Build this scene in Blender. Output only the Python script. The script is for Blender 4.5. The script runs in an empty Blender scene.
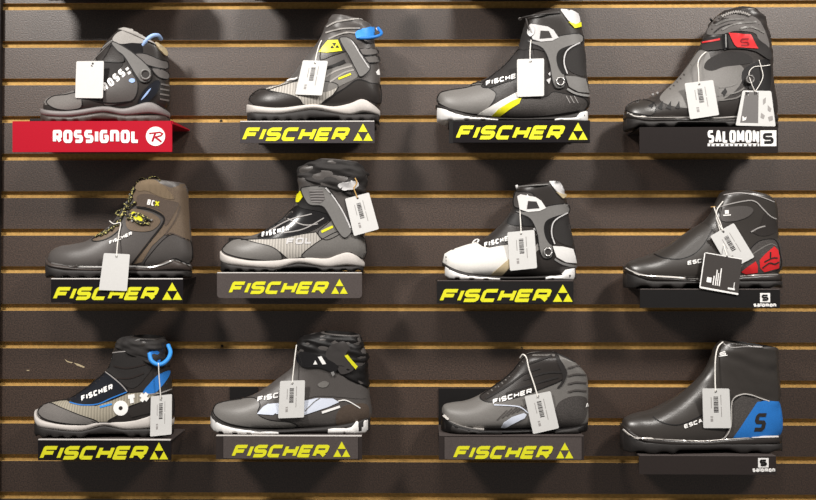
import bpy, bmesh, math, random
from mathutils import Vector, Matrix, noise
from mathutils.bvhtree import BVHTree

random.seed(7)
SC = bpy.context.scene
COL = SC.collection

# ------------------------------------------------------------------ camera
F = 866.0                      # focal length in pixels of an 816 x 500 frame
DIST = 1.746
YAW = math.radians(0.8)
cam_d = bpy.data.cameras.new('camera')
cam = bpy.data.objects.new('camera', cam_d)
COL.objects.link(cam)
cam.location = (DIST * math.sin(YAW), -DIST * math.cos(YAW), 0.0)
cam.rotation_euler = (math.radians(90), 0, YAW)
cam_d.sensor_fit = 'HORIZONTAL'
cam_d.sensor_width = 36.0
cam_d.lens = F / 816.0 * 36.0
cam_d.clip_start = 0.05
SC.camera = cam
CAM = Vector(cam.location)
CROT = cam.rotation_euler.to_matrix()

# ------------------------------------------------------------------ light
world = bpy.data.worlds.new('world')
SC.world = world
world.use_nodes = True
bg = world.node_tree.nodes['Background']
bg.inputs[0].default_value = (1.0, 0.96, 0.92, 1)
bg.inputs[1].default_value = 0.17


def spot(name, loc, aim, power, size, angle, col=(1.0, 0.96, 0.91)):
    d = bpy.data.lights.new(name, 'SPOT')
    d.energy = power
    d.color = col
    d.shadow_soft_size = size
    d.spot_size = math.radians(angle)
    d.spot_blend = 0.9
    o = bpy.data.objects.new(name, d)
    COL.objects.link(o)
    o.location = loc
    o.rotation_euler = (Vector(aim) - Vector(loc)).to_track_quat('-Z', 'Y').to_euler()
    return o


spot('track_spot_lamp', (-1.35, -1.45, 1.55), (-0.34, 0, 0.12), 235, 0.17, 66)
spot('track_spot_lamp', (1.45, -1.45, 1.55), (0.40, 0, 0.10), 215, 0.17, 66)
spot('track_spot_lamp', (0.05, -1.55, 1.60), (0.0, 0, 0.20), 90, 0.20, 66)

vs = SC.view_settings
vs.view_transform = 'Standard'
vs.look = 'None'
vs.exposure = 0.0
vs.gamma = 1.0
vs.use_curve_mapping = False


# ------------------------------------------------------------------ pixel rays
def ray(px, py):
    d = Vector(((px - 408.0) / F, (250.0 - py) / F, -1.0))
    return (CROT @ d).normalized()


def at(px, py, e):
    """point of the plane e metres in front of the wall face"""
    d = ray(px, py)
    t = (-e - CAM.y) / d.y
    return CAM + d * t


# ------------------------------------------------------------------ materials
def lin(c):
    c = c / 255.0
    return c / 12.92 if c <= 0.04045 else ((c + 0.055) / 1.055) ** 2.4


MATS = {}


def mat(name, rgb, rough=0.5, var=0.12, scale=400.0, bump=0.15, metal=0.0, spec=0.38, kind='noise', dist=0.0006, ax=0):
    if name in MATS:
        return MATS[name]
    m = bpy.data.materials.new(name)
    m.use_nodes = True
    nt = m.node_tree
    b = nt.nodes['Principled BSDF']
    c = tuple(lin(v) for v in rgb)
    tc = nt.nodes.new('ShaderNodeTexCoord')
    if kind == 'wave':
        n = nt.nodes.new('ShaderNodeTexWave')
        n.inputs['Scale'].default_value = scale
        n.inputs['Distortion'].default_value = 1.0
        n.bands_direction = 'XYZ'[ax]
        out = n.outputs['Fac'] if 'Fac' in n.outputs else n.outputs[1]
    elif kind == 'cell':
        n = nt.nodes.new('ShaderNodeTexVoronoi')
        n.inputs['Scale'].default_value = scale
        out = n.outputs['Distance']
    else:
        n = nt.nodes.new('ShaderNodeTexNoise')
        n.inputs['Scale'].default_value = scale
        n.inputs['Detail'].default_value = 3.0
        out = n.outputs['Fac']
    nt.links.new(tc.outputs['Object'], n.inputs['Vector'])
    r = nt.nodes.new('ShaderNodeValToRGB')
    r.color_ramp.elements[0].position = 0.54 if kind == 'fleck' else 0.3
    r.color_ramp.elements[1].position = 0.58 if kind == 'fleck' else 0.7
    r.color_ramp.elements[0].color = (0.008, 0.008, 0.007, 1) if kind == 'fleck' else tuple(v * (1 - var) for v in c) + (1,)
    r.color_ramp.elements[1].color = tuple(min(1, v * (1 + var)) for v in c) + (1,)
    nt.links.new(out, r.inputs['Fac'])
    nt.links.new(r.outputs['Color'], b.inputs['Base Color'])
    b.inputs['Roughness'].default_value = rough
    b.inputs['Metallic'].default_value = metal
    b.inputs['Specular IOR Level'].default_value = spec
    if bump > 0:
        bp = nt.nodes.new('ShaderNodeBump')
        bp.inputs['Strength'].default_value = bump
        bp.inputs['Distance'].default_value = dist
        nt.links.new(out, bp.inputs['Height'])
        nt.links.new(bp.outputs['Normal'], b.inputs['Normal'])
    MATS[name] = m
    return m


mat('laminate', (57, 42, 33), 0.48, 0.75, 380, 0.6, spec=0.85)
mat('raw_fibreboard', (182, 145, 82), 0.8, 0.18, 160, 0.2)
mat('dark_trim', (40, 34, 32), 0.6)
mat('black', (20, 18, 18), 0.5, spec=0.3)
mat('black_gloss', (30, 29, 30), 0.2, bump=0.05)
mat('black_fabric', (36, 33, 32), 0.75, 0.25, 900, 0.5)
mat('dark_brown', (42, 35, 33), 0.5)
mat('panel_dark', (26, 23, 25), 0.35, bump=0.03, spec=0.2)
mat('panel_grey', (78, 71, 69), 0.4, bump=0.03, spec=0.25)
mat('panel_red', (168, 8, 34), 0.6, 0.04, bump=0.02, spec=0.15)
mat('panel_mid', (62, 58, 60), 0.35, bump=0.03, spec=0.3)
mat('panel_brown', (30, 24, 23), 0.5, bump=0.03, spec=0.2)
mat('acrylic_edge', (205, 200, 196), 0.25, 0.03, bump=0)
mat('yellow', (216, 214, 36), 0.5, 0.03, bump=0)
mat('yellow_plastic', (220, 214, 30), 0.4, 0.05, bump=0.02)
mat('white_print', (238, 236, 234), 0.5, 0.02, bump=0)
mat('grey_print', (150, 146, 144), 0.5, 0.02, bump=0)
mat('ink', (52, 48, 48), 0.7, 0.02, bump=0)
mat('paper', (204, 203, 201), 0.7, 0.02, 300, 0.03)
mat('paper_grey', (104, 101, 100), 0.5, 0.04, bump=0.02)
mat('paper_black', (64, 60, 58), 0.4, 0.05, bump=0.02)
mat('string', (222, 218, 212), 0.8, 0.1, 900, 0.4)
mat('string_tan', (186, 150, 92), 0.8, 0.1, 900, 0.4)
mat('leather_grey', (108, 105, 102), 0.42, 0.12, 700, 0.25)
mat('leather_mid', (77, 73, 71), 0.40, 0.12, 700, 0.25)
mat('leather_dark', (46, 42, 40), 0.36, 0.12, 700, 0.25)
mat('leather_gloss', (52, 48, 45), 0.31, 0.08, 500, 0.12, spec=0.6)
mat('suede_grey', (106, 102, 99), 0.8, 0.2, 900, 0.4)
mat('fabric_grey', (98, 94, 92), 0.8, 0.2, 1100, 0.5)
mat('fabric_light', (150, 146, 142), 0.75, 0.2, 1100, 0.5)
mat('ribbed_light', (162, 157, 150), 0.6, 0.2, 56, 0.4, kind='wave', dist=0.001)
mat('ribbed_beige', (146, 139, 124), 0.65, 0.16, 56, 0.3, kind='wave', dist=0.001)
mat('ribbed_dark', (92, 88, 87), 0.5, 0.4, 60, 0.6, kind='wave', dist=0.001, ax=2)
mat('mesh_dark', (66, 62, 60), 0.6, 0.25, 520, 0.4, kind='cell')
mat('brown_leather', (98, 83, 68), 0.6, 0.18, 500, 0.3)
mat('brown_knit', (112, 96, 76), 0.85, 0.3, 130, 0.6, kind='wave', dist=0.001)
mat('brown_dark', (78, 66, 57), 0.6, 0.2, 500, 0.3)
mat('foam_light', (190, 184, 179), 0.55, 0.05, 300, 0.1)
mat('foam_grey', (118, 113, 112), 0.5, 0.12, 500, 0.2)
mat('rubber', (38, 35, 34), 0.6, 0.15, 300, 0.2)
mat('rubber_brown', (62, 54, 50), 0.45, 0.15, 300, 0.2)
mat('white_plastic', (222, 220, 218), 0.35, 0.03, 300, 0.03)
mat('white_leather', (216, 213, 208), 0.4, 0.05, 500, 0.12)
mat('grey_plastic', (114, 112, 110), 0.32, 0.05, 300, 0.05)
mat('dark_plastic', (60, 57, 56), 0.3, 0.05, 300, 0.05)
mat('light_plastic', (196, 194, 194), 0.3, 0.04, 300, 0.04)
mat('silver', (190, 188, 186), 0.3, 0.05, bump=0.02, metal=0.7)
mat('chrome_line', (215, 210, 205), 0.25, 0.03, bump=0.0, metal=0.3)
mat('blue', (36, 112, 190), 0.5, 0.1, 600, 0.2)
mat('blue_bright', (52, 140, 220), 0.5, 0.1, 600, 0.2)
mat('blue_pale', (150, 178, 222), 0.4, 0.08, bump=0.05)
mat('navy_gloss', (30, 32, 38), 0.2, 0.05, bump=0.05)
mat('red', (206, 40, 44), 0.45, 0.06, 600, 0.1)
mat('red_dark', (140, 24, 30), 0.5, 0.06, bump=0.05)
mat('beige', (184, 168, 136), 0.5, 0.06, bump=0.05)
mat('pale_blue', (206, 212, 226), 0.4, 0.03, bump=0.03)
mat('lace_fleck', (190, 180, 110), 0.8, 0.0, 300, 0.4, kind='fleck')


# ------------------------------------------------------------------ object helpers
def link(name, me, parent=None, m=None, smooth=False):
    o = bpy.data.objects.new(name, me)
    COL.objects.link(o)
    if m is not None:
        for q in (m if isinstance(m, (list, tuple)) else [m]):
            me.materials.append(MATS[q])
    if smooth:
        for p in me.polygons:
            p.use_smooth = True
    if parent is not None:
        o.parent = parent
        if parent.type == 'EMPTY':
            o.matrix_parent_inverse = Matrix.Translation(-Vector(parent.location))
    return o


def mesh_bm(bm, name):
    me = bpy.data.meshes.new(name)
    bmesh.ops.recalc_face_normals(bm, faces=bm.faces[:])
    bm.to_mesh(me)
    bm.free()
    return me


def thing(name, loc, label, cat, group=None):
    o = bpy.data.objects.new(name, None)
    o.empty_display_size = 0.03
    COL.objects.link(o)
    o.location = loc
    o['label'] = label
    o['category'] = cat
    if group:
        o['group'] = group
    return o


def box_bm(bm, lo, hi, bevel=0.0):
    x0, y0, z0 = lo
    x1, y1, z1 = hi
    vs_ = [bm.verts.new(p) for p in ((x0, y0, z0), (x1, y0, z0), (x1, y1, z0), (x0, y1, z0),
                                     (x0, y0, z1), (x1, y0, z1), (x1, y1, z1), (x0, y1, z1))]
    fs = [(0, 3, 2, 1), (4, 5, 6, 7), (0, 1, 5, 4), (1, 2, 6, 5), (2, 3, 7, 6), (3, 0, 4, 7)]
    faces = [bm.faces.new([vs_[i] for i in f]) for f in fs]
    if bevel > 0:
        ed = set(e for f in faces for e in f.edges)
        bmesh.ops.bevel(bm, geom=list(ed), offset=bevel, segments=2, affect='EDGES', profile=0.5)


def tube_bm(bm, pts, r, seg=8, taper=None):
    pts = [Vector(p) for p in pts]
    rings = []
    n = len(pts)
    ref = Vector((0, 1, 0))
    for i, p in enumerate(pts):
        t = (pts[min(i + 1, n - 1)] - pts[max(i - 1, 0)])
        if t.length < 1e-9:
            t = Vector((0, 0, 1))
        t.normalize()
        a = t.cross(ref)
        if a.length < 1e-3:
            a = t.cross(Vector((1, 0, 0)))
        a.normalize()
        b = t.cross(a)
        rr = r if taper is None else r * taper[i]
        rings.append([bm.verts.new(p + (a * math.cos(k * 2 * math.pi / seg) + b * math.sin(k * 2 * math.pi / seg)) * rr) for k in range(seg)])
    for i in range(n - 1):
        for k in range(seg):
            bm.faces.new((rings[i][k], rings[i][(k + 1) % seg], rings[i + 1][(k + 1) % seg], rings[i + 1][k]))
    bm.faces.new(rings[0][::-1])
    bm.faces.new(rings[-1])


def cr(p0, p1, p2, p3, t):
    return 0.5 * ((2 * p1) + (-p0 + p2) * t + (2 * p0 - 5 * p1 + 4 * p2 - p3) * t * t + (-p0 + 3 * p1 - 3 * p2 + p3) * t ** 3)


def spline(pts, sub=5, closed=False):
    n = len(pts)
    out = []
    rng = n if closed else n - 1
    for i in range(rng):
        g = (lambda k: pts[k % n]) if closed else (lambda k: pts[min(max(k, 0), n - 1)])
        for s in range(sub):
            t = s / sub
            out.append(tuple(cr(g(i - 1)[c], g(i)[c], g(i + 1)[c], g(i + 2)[c], t) for c in range(len(pts[0]))))
    if not closed:
        out.append(tuple(pts[-1]))
    return out


# ------------------------------------------------------------------ lettering: a small stroke alphabet
LET = {
    'A': (1, [[(0, 0), (0.42, 1), (0.58, 1), (1, 0)], [(0.2, 0.32), (0.8, 0.32)]]),
    'B': (1, [[(0, 0), (0, 1), (.85, 1), (1, .88), (1, .62), (.85, .5), (1, .38), (1, .12), (.85, 0), (0, 0)], [(0, .5), (.85, .5)]]),
    'C': (1, [[(1, 1), (.14, 1), (0, .86), (0, .14), (.14, 0), (1, 0)]]),
    'E': (1, [[(1, 1), (0, 1), (0, 0), (1, 0)], [(0, .5), (.9, .5)]]),
    'F': (1, [[(0, 0), (0, 1), (1, 1)], [(0, .5), (.85, .5)]]),
    'G': (1, [[(1, 1), (.16, 1), (0, .84), (0, .16), (.16, 0), (.84, 0), (1, .16), (1, .5), (.55, .5)]]),
    'H': (1, [[(0, 0), (0, 1)], [(1, 0), (1, 1)], [(0, .5), (1, .5)]]),
    'I': (0, [[(0, 0), (0, 1)]]),
    'L': (0.85, [[(0, 1), (0, 0), (1, 0)]]),
    'M': (1.25, [[(0, 0), (0, 1), (.5, .25), (1, 1), (1, 0)]]),
    'N': (1, [[(0, 0), (0, 1), (1, 0), (1, 1)]]),
    'O': (1, [[(.5, 0), (.84, 0), (1, .16), (1, .84), (.84, 1), (.16, 1), (0, .84), (0, .16), (.16, 0), (.5, 0)]]),
    'R': (1, [[(0, 0), (0, 1), (.9, 1), (1, .92), (1, .5), (.9, .42), (0, .42)], [(.5, .42), (1, 0)]]),
    'S': (1, [[(1, 1), (.14, 1), (0, .88), (0, .62), (.14, .5), (.86, .5), (1, .38), (1, .12), (.86, 0), (0, 0)]]),
    'T': (1, [[(0, 1), (1, 1)], [(.5, 1), (.5, 0)]]),
    'X': (1, [[(0, 0), (1, 1)], [(0, 1), (1, 0)]]),
    'n': (1, [[(0, 0), (0, 1), (.84, 1), (1, .84), (1, 0)]]),
    's': (1, [[(1, 1), (.14, 1), (0, .88), (0, .62), (.14, .5), (.86, .5), (1, .38), (1, .12), (.86, 0), (0, 0)]]),
    'a': (1, [[(0, 1), (.85, 1), (1, .85), (1, 0), (.15, 0), (0, .15), (0, .4), (.15, .55), (1, .55)]]),
    'l': (0, [[(0, 0), (0, 1.45)]]),
    'o': (1, [[(.5, 0), (.84, 0), (1, .16), (1, .84), (.84, 1), (.16, 1), (0, .84), (0, .16), (.16, 0), (.5, 0)]]),
    'm': (1.5, [[(0, 0), (0, 1), (.88, 1), (1, .86), (1, 0)], [(.5, 1), (.5, 0)]]),
}


def stroke_quads(pl, t):
    """quads of a polyline of width t with mitred joins"""
    n = len(pl)
    L, R = [], []
    for i in range(n):
        p = Vector(pl[i])
        a = p - Vector(pl[i - 1]) if i > 0 else None
        b = Vector(pl[i + 1]) - p if i < n - 1 else None
        a = a if a is not None else b
        b = b if b is not None else a
        a = a.normalized()
        b = b.normalized()
        na, nb = Vector((-a.y, a.x)), Vector((-b.y, b.x))
        m = na + nb
        if m.length < 1e-6:
            m = na
        m.normalize()
        k = min(1.0 / max(m.dot(na), 0.35), 2.5)
        L.append(p + m * t / 2 * k)
        R.append(p - m * t / 2 * k)
    return [[L[i], L[i + 1], R[i + 1], R[i]] for i in range(n - 1)]


def stroke_polys(pl, t):
    """bars along a polyline with rounded joints between them"""
    out = []
    for i in range(len(pl) - 1):
        a, b = Vector(pl[i]), Vector(pl[i + 1])
        d = (b - a).normalized()
        n = Vector((-d.y, d.x)) * t / 2
        out.append([a + n, b + n, b - n, a - n])
        if i > 0 or pl[0] == pl[-1]:
            out.append([Vector((a.x + t / 2 * math.cos(k * math.pi / 5), a.y + t / 2 * math.sin(k * math.pi / 5))) for k in range(10)])
    return out


def text_polys(s, width, height, stroke, gap, slant=0.0):
    """polygons of a word that fills width x height, y up, origin at lower left"""
    units = sum(LET[c][0] for c in s)
    nl = len(s)
    h = height - stroke
    avail = width - slant * height - nl * stroke - (nl - 1) * gap
    u = avail / units
    out = []
    x = 0.0
    for c in s:
        wu, pls = LET[c]
        w = wu * u
        for pl in pls:
            q = [(x + stroke / 2 + a * w, stroke / 2 + b * h) for a, b in pl]
            for quad in stroke_polys(q, stroke):
                out.append([(v.x + v.y * slant, v.y) for v in quad])
        x += w + stroke + gap
    return out


def flat_polys(bm, polys, frame, th=0.0007):
    """thin raised prisms; frame maps (x, y) to a point on the panel face"""
    for i_, poly in enumerate(polys):
        a = [bm.verts.new(frame(x, y)) for x, y in poly]
        b = [bm.verts.new(frame(x, y) + Vector((0, -th - 0.000012 * (i_ % 29), 0))) for x, y in poly]
        n = len(a)
        try:
            bm.faces.new(b)
            for i in range(n):
                bm.faces.new((a[i], a[(i + 1) % n], b[(i + 1) % n], b[i]))
        except ValueError:
            pass


def disc_poly(cx, cy, r, n=28):
    return [(cx + r * math.cos(2 * math.pi * k / n), cy + r * math.sin(2 * math.pi * k / n)) for k in range(n)]


# ------------------------------------------------------------------ the slatwall
PITCH = 37.8 * DIST / F
HALF_SLOT = 0.0063
X0, X1 = -1.75, 1.75


def build_wall():
    bm = bmesh.new()
    prof = []        # (y, z, material of the strip that starts here)
    k0, k1 = -8, 21
    zc = [(250 - (5.2 + 37.8 * k)) * DIST / F for k in range(k0, k1)]
    zc.reverse()     # bottom to top
    prof.append((0.0, zc[0] - PITCH * 0.7, 0))
    for z in zc:
        b, t = z - HALF_SLOT, z + HALF_SLOT
        prof += [(0.0, b - 0.0006, 0), (0.0006, b, 1), (0.0030, b, 1), (0.0030, b - 0.004, 1), (0.0075, b - 0.004, 1),
                 (0.0075, t + 0.004, 1), (0.0030, t + 0.004, 1), (0.0030, t, 1), (0.0006, t, 1), (0.0, t + 0.0006, 0)]
    prof.append((0.0, zc[-1] + PITCH * 0.7, 0))
    cols = [[bm.verts.new((x, y, z)) for (y, z, m_) in prof] for x in (X0, X1)]
    for i in range(len(prof) - 1):
        f = bm.faces.new((cols[0][i], cols[1][i], cols[1][i + 1], cols[0][i + 1]))
        f.material_index = 1 if (prof[i][2] == 1 or prof[i + 1][2] == 1) else 0
    # back and ends close the board
    zb, zt = prof[0][1], prof[-1][1]
    bk = [bm.verts.new((x, 0.019, z)) for x in (X0, X1) for z in (zb, zt)]
    bm.faces.new((bk[0], bk[1], bk[3], bk[2])).material_index = 1
    bm.faces.new((cols[0][0], cols[1][0], bk[2], bk[0])).material_index = 1
    bm.faces.new((cols[0][-1], bk[1], bk[3], cols[1][-1])).material_index = 1
    me = mesh_bm(bm, 'wall_back')
    w = link('wall_back', me, None, ['laminate', 'raw_fibreboard'])
    w['kind'] = 'structure'
    return w


wall = build_wall()
for (sx, sy) in ((221, 121), (222, 346), (522, 348.5)):
    p = at(sx, sy, -0.006)
    bm = bmesh.new()
    bmesh.ops.create_cone(bm, cap_ends=True, segments=16, radius1=0.0030, radius2=0.0022, depth=0.0022,
                          matrix=Matrix.Translation(p) @ Matrix.Rotation(math.radians(90), 4, 'X'))
    link('screw', mesh_bm(bm, 'screw'), wall, 'black')
# a pale scuff where the laminate is chipped
bm = bmesh.new()
for pl in ([(64.5, 359.0), (68, 361.2), (73, 362.4), (71.5, 363.2), (67, 362)], [(73.5, 362.6), (79, 364.2), (85, 367.0), (83.5, 367.8), (77, 365.4)], [(26, 370), (30, 370), (28, 371)]):
    vv = [bm.verts.new(at(x, y, 0.0003)) for x, y in pl]
    ff = bm.faces.new(vv)
    r_ = bmesh.ops.extrude_face_region(bm, geom=[ff])
    for v in r_['geom']:
        if isinstance(v, bmesh.types.BMVert):
            v.co.y = 0.0001
link('scuff_mark', mesh_bm(bm, 'scuff_mark'), wall, 'beige')

bm = bmesh.new()
box_bm(bm, (X0, -0.012, -1.1), (at(2.2, 120, 0.0).x, -0.0002, 1.3), 0.001)
for v in bm.verts:
    v.co.x += 0.004 * (v.co.z - 0.2) / 0.5
t_ = link('trim_1', mesh_bm(bm, 'trim_1'), None, 'dark_trim')
t_['kind'] = 'structure'


# ------------------------------------------------------------------ display shelves
SHELVES = {}
TRI = [[(0, 0), (.5, 0), (.25, .5)], [(.5, 0), (1, 0), (.75, .5)], [(.25, .5), (.75, .5), (.5, 1)]]


def shrink(poly, k):
    cx = sum(p[0] for p in poly) / len(poly)
    cy = sum(p[1] for p in poly) / len(poly)
    return [(cx + (x - cx) * k, cy + (y - cy) * k) for x, y in poly]


def panel_bm(bm, x0, x1, z0, z1, y0, y1, round_low=0.0):
    """an upright panel whose lower corners may be rounded"""
    r = max(round_low, 0.0008)
    out = [(x0, z1), (x1, z1)]
    for k in range(7):
        a = -math.pi / 2 * k / 6
        out.append((x1 - r + r * math.cos(a), z0 + r + r * math.sin(a)))
    for k in range(7):
        a = -math.pi / 2 - math.pi / 2 * k / 6
        out.append((x0 + r + r * math.cos(a), z0 + r + r * math.sin(a)))
    f = [bm.verts.new((x, y0, z)) for x, z in out]
    b = [bm.verts.new((x, y1, z)) for x, z in out]
    bm.faces.new(f)
    bm.faces.new(b[::-1])
    n = len(out)
    for i in range(n):
        bm.faces.new((f[i], b[i], b[(i + 1) % n], f[(i + 1) % n]))


def shelf(key, x0, x1, y0, y1, pm, label, depth=0.102, plate=None, brand=None, txt=None, tri=None, rl=0.0, edge='acrylic_edge',
          side=None, back=None):
    """front face x0..x1, y0..y1 in the photograph; plate = inset sign plate"""
    ym = (y0 + y1) / 2
    xm = (x0 + x1) / 2
    a, b = at(x0, ym, depth), at(x1, ym, depth)
    zt, zb = at(xm, y0, depth).z, at(xm, y1, depth).z
    root = thing('display_shelf', ((a.x + b.x) / 2, 0, zt), label, 'shelf', 'sign-fronted shelves on the slatted wall')
    bm = bmesh.new()
    panel_bm(bm, a.x, b.x, zb, zt, -depth, -depth + 0.003, rl)
    link('front_panel', mesh_bm(bm, 'front_panel'), root, pm)
    bm = bmesh.new()
    box_bm(bm, (a.x + .0005, -depth + 0.003, zt - 0.003), (b.x - .0005, -0.002, zt), 0.0006)
    link('shelf_plate', mesh_bm(bm, 'shelf_plate'), root, 'panel_red' if pm == 'panel_red' else ('panel_grey' if key[0] == '3' else 'panel_dark'))
    # back plate and hooks that sit in the slot
    bm = bmesh.new()
    bx0, bx1, by0 = back if back else (x0 + 18, x1 - 18, y0 - 2)
    pa, pb = at(bx0, by0, 0.0), at(bx1, by0, 0.0)
    box_bm(bm, (pa.x, -0.0035, zt - 0.030), (pb.x, -0.0008, max(pa.z, zt + 0.002)), 0.0005)
    link('back_plate', mesh_bm(bm, 'back_plate'), root, 'black')
    if edge:
        bm = bmesh.new()
        box_bm(bm, (a.x + 0.0006, -depth - 0.0006, zt - 0.0016), (b.x - 0.0006, -depth + 0.0045, zt + 0.0004), 0.0003)
        link('top_edge', mesh_bm(bm, 'top_edge'), root, edge)
    if side:
        bm = bmesh.new()
        sy1 = at(xm, side, 0.0).z
        vv = [bm.verts.new(p) for p in ((b.x - 0.001, -depth, zt), (b.x - 0.001, -0.004, zt), (b.x - 0.001, -0.004, sy1), (b.x - 0.001, -depth, zt - 0.006))]
        ff = bm.faces.new(vv)
        g = bmesh.ops.extrude_face_region(bm, geom=[ff])
        for v in g['geom']:
            if isinstance(v, bmesh.types.BMVert):
                v.co.x += 0.0025
        link('side_panel', mesh_bm(bm, 'side_panel'), root, pm)
    yf = depth + 0.0001
    if plate:
        q0, q1, r0, r1, qm = plate
        pa, pb = at(q0, (r0 + r1) / 2, depth), at(q1, (r0 + r1) / 2, depth)
        bm = bmesh.new()
        panel_bm(bm, pa.x, pb.x, at(xm, r1, depth).z, at(xm, r0, depth).z, -depth - 0.0012, -depth - 0.0001, 0.002)
        link('sign_plate', mesh_bm(bm, 'sign_plate'), root, qm)
        yf = depth + 0.00125

    def fr(px, py):
        return lambda x, y: at(px + x, py - y, yf)

    if brand == 'fischer':
        tx0, tx1, ty0, ty1 = txt
        h = ty1 - ty0
        bm = bmesh.new()
        flat_polys(bm, text_polys('FISCHER', tx1 - tx0, h, h * 0.27, h * 0.13, 0.42), fr(tx0, ty1))
        link('lettering', mesh_bm(bm, 'lettering'), root, 'yellow')
        gx0, gx1, gy0, gy1 = tri
        bm = bmesh.new()
        flat_polys(bm, [[(x * (gx1 - gx0), y * (gy1 - gy0)) for x, y in shrink(t, 0.93)] for t in TRI], fr(gx0, gy1))
        link('triangle_logo', mesh_bm(bm, 'triangle_logo'), root, 'yellow')
    elif brand == 'rossignol':
        bm = bmesh.new()
        flat_polys(bm, text_polys('ROSSIGnOL', 86.5, 13, 3.3, 1.5), fr(53, 143))
        link('lettering', mesh_bm(bm, 'lettering'), root, 'white_print')
        bm = bmesh.new()
        flat_polys(bm, [disc_poly(155.6, -136.3, 9.6)], lambda x, y: at(x, -y, yf))
        lg = link('round_logo', mesh_bm(bm, 'round_logo'), root, 'white_print')
        bm = bmesh.new()
        polys = []
        for pl, w in (([(149, 133.5), (160, 132.2), (162.5, 133.6), (161, 135.6), (153, 137.6)], 1.3), ([(155.4, 133.0), (152.2, 141.5)], 1.8), ([(155.5, 137.2), (161.5, 141.8)], 1.8)):
            polys += [[(v.x, v.y) for v in q] for q in stroke_quads([(x, -y) for x, y in pl], w)]
        flat_polys(bm, polys, lambda x, y: at(x, -y, yf + 0.0007))
        link('letter_mark', mesh_bm(bm, 'letter_mark'), lg, 'panel_red')
    elif brand in ('salomon_big', 'salomon_small'):
        bx, bx_, by, by_ = tri
        bm = bmesh.new()
        flat_polys(bm, [[(bx, -by_), (bx_, -by_), (bx_, -by), (bx, -by)]], lambda x, y: at(x, -y, yf))
        lg = link('square_logo', mesh_bm(bm, 'square_logo'), root, 'white_print')
        bm = bmesh.new()
        w, h = bx_ - bx, by_ - by
        st = w * 0.17
        flat_polys(bm, text_polys('S', w * 0.66, h * 0.68, st, 0), lambda x, y: at(bx + w * .17 + x, by_ - h * .16 - y, yf + 0.0007))
        link('letter_mark', mesh_bm(bm, 'letter_mark'), lg, 'black')
        tx0, tx1, ty0, ty1 = txt
        h = ty1 - ty0
        bm = bmesh.new()
        if brand == 'salomon_big':
            flat_polys(bm, text_polys('SALOMON', tx1 - tx0, h, 2.5, 1.0), fr(tx0, ty1))
        else:
            flat_polys(bm, text_polys('salomon', tx1 - tx0, h, 1.05, 0.55), fr(tx0, ty1))
        link('lettering', mesh_bm(bm, 'lettering'), root, 'white_print')
        if brand == 'salomon_big':
            bm = bmesh.new()
            flat_polys(bm, [[(707.6, -146.2), (759, -146.2), (759, -143.6), (707.6, -143.6)]], lambda x, y: at(x, -y, yf))
            bar = link('small_print_bar', mesh_bm(bm, 'small_print_bar'), root, 'white_print')
            bm = bmesh.new()
            q = []
            x = 710.0
            while x < 757:
                q.append([(x, -145.7), (x + 1.6, -145.7), (x + 1.6, -144.2), (x, -144.2)])
                x += 4.6
            flat_polys(bm, q, lambda x, y: at(x, -y, yf + 0.0007))
            link('small_print', mesh_bm(bm, 'small_print'), bar, 'ink')
    SHELVES[key] = dict(z=zt, e=depth, x0=a.x, x1=b.x)
    return root


shelf('11', 12.5, 172, 121, 152, 'panel_red', 'red shelf sign with white lettering and a round white logo', depth=0.125, brand='rossignol', edge=None, side=131)
shelf('12', 240, 374.5, 121, 143, 'panel_mid', 'dark yellow-lettered shelf under the boot with the blue heel pull tab', brand='fischer', txt=(241.5, 351, 127.5, 141), tri=(353, 373, 123.2, 141))
shelf('13', 449, 590, 120.5, 143, 'black', 'black yellow-lettered shelf under the boot with a white and yellow side stripe', plate=(453.5, 589.5, 121.5, 142.5, 'panel_dark'), brand='fischer', txt=(455, 566, 125.5, 139.5), tri=(568, 588, 122.2, 140), edge=None)
shelf('14', 639.5, 778, 127, 153, 'panel_brown', 'brown-black shelf with large white capitals and a square logo', brand='salomon_big', txt=(707.6, 759, 130.3, 142.8), tri=(760.2, 776.2, 130.4, 146.2), edge=None)
shelf('21', 51, 183, 278.5, 302.5, 'panel_dark', 'dark yellow-lettered shelf under the brown lace-up hiking boot', brand='fischer', txt=(52.5, 160, 287, 300), tri=(162, 182.5, 282, 300))
shelf('22', 217, 362, 272.5, 298, 'panel_grey', 'grey shelf with rounded lower corners in the middle row', brand='fischer', txt=(228, 330, 281.5, 294), tri=(331, 348, 278.5, 294), rl=0.007, back=(229, 330, 237.5))
shelf('23', 437, 573.5, 280.5, 303.5, 'black', 'black yellow-lettered shelf under the white-toed boot', brand='fischer', txt=(439, 552.5, 289, 302), tri=(552.5, 573, 284, 302), edge='panel_grey')
shelf('24', 640, 780, 289, 307.8, 'black', 'black shelf with a small square logo under the boot with red heel', brand='salomon_small', txt=(753.5, 776, 303.6, 306.8), tri=(760, 770, 293, 302.2), edge='panel_grey')
shelf('31', 38, 171, 439.5, 460.5, 'panel_dark', 'dark yellow-lettered shelf under the boot with blue ankle panel', brand='fischer', txt=(39, 149.5, 446, 459.5), tri=(149.5, 168.5, 442, 459.5))
shelf('32', 216, 362, 435.5, 459.5, 'dark_brown', 'grey-faced shelf under the black-cuffed boot in the bottom row', plate=(223.5, 358, 437, 458.5, 'panel_grey'), brand='fischer', txt=(231, 330.5, 444.8, 457.3), tri=(333, 350.5, 441, 457), back=(230, 258, 386.5))
shelf('33', 439, 584, 435.5, 460, 'dark_brown', 'grey-faced shelf with a tall black back plate behind the boot', plate=(444.5, 581.5, 437.2, 459.3, 'panel_grey'), brand='fischer', txt=(452.5, 554, 446, 458.8), tri=(556, 573.5, 442.2, 458.5), edge='panel_grey', back=(438.5, 548, 388))
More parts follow.
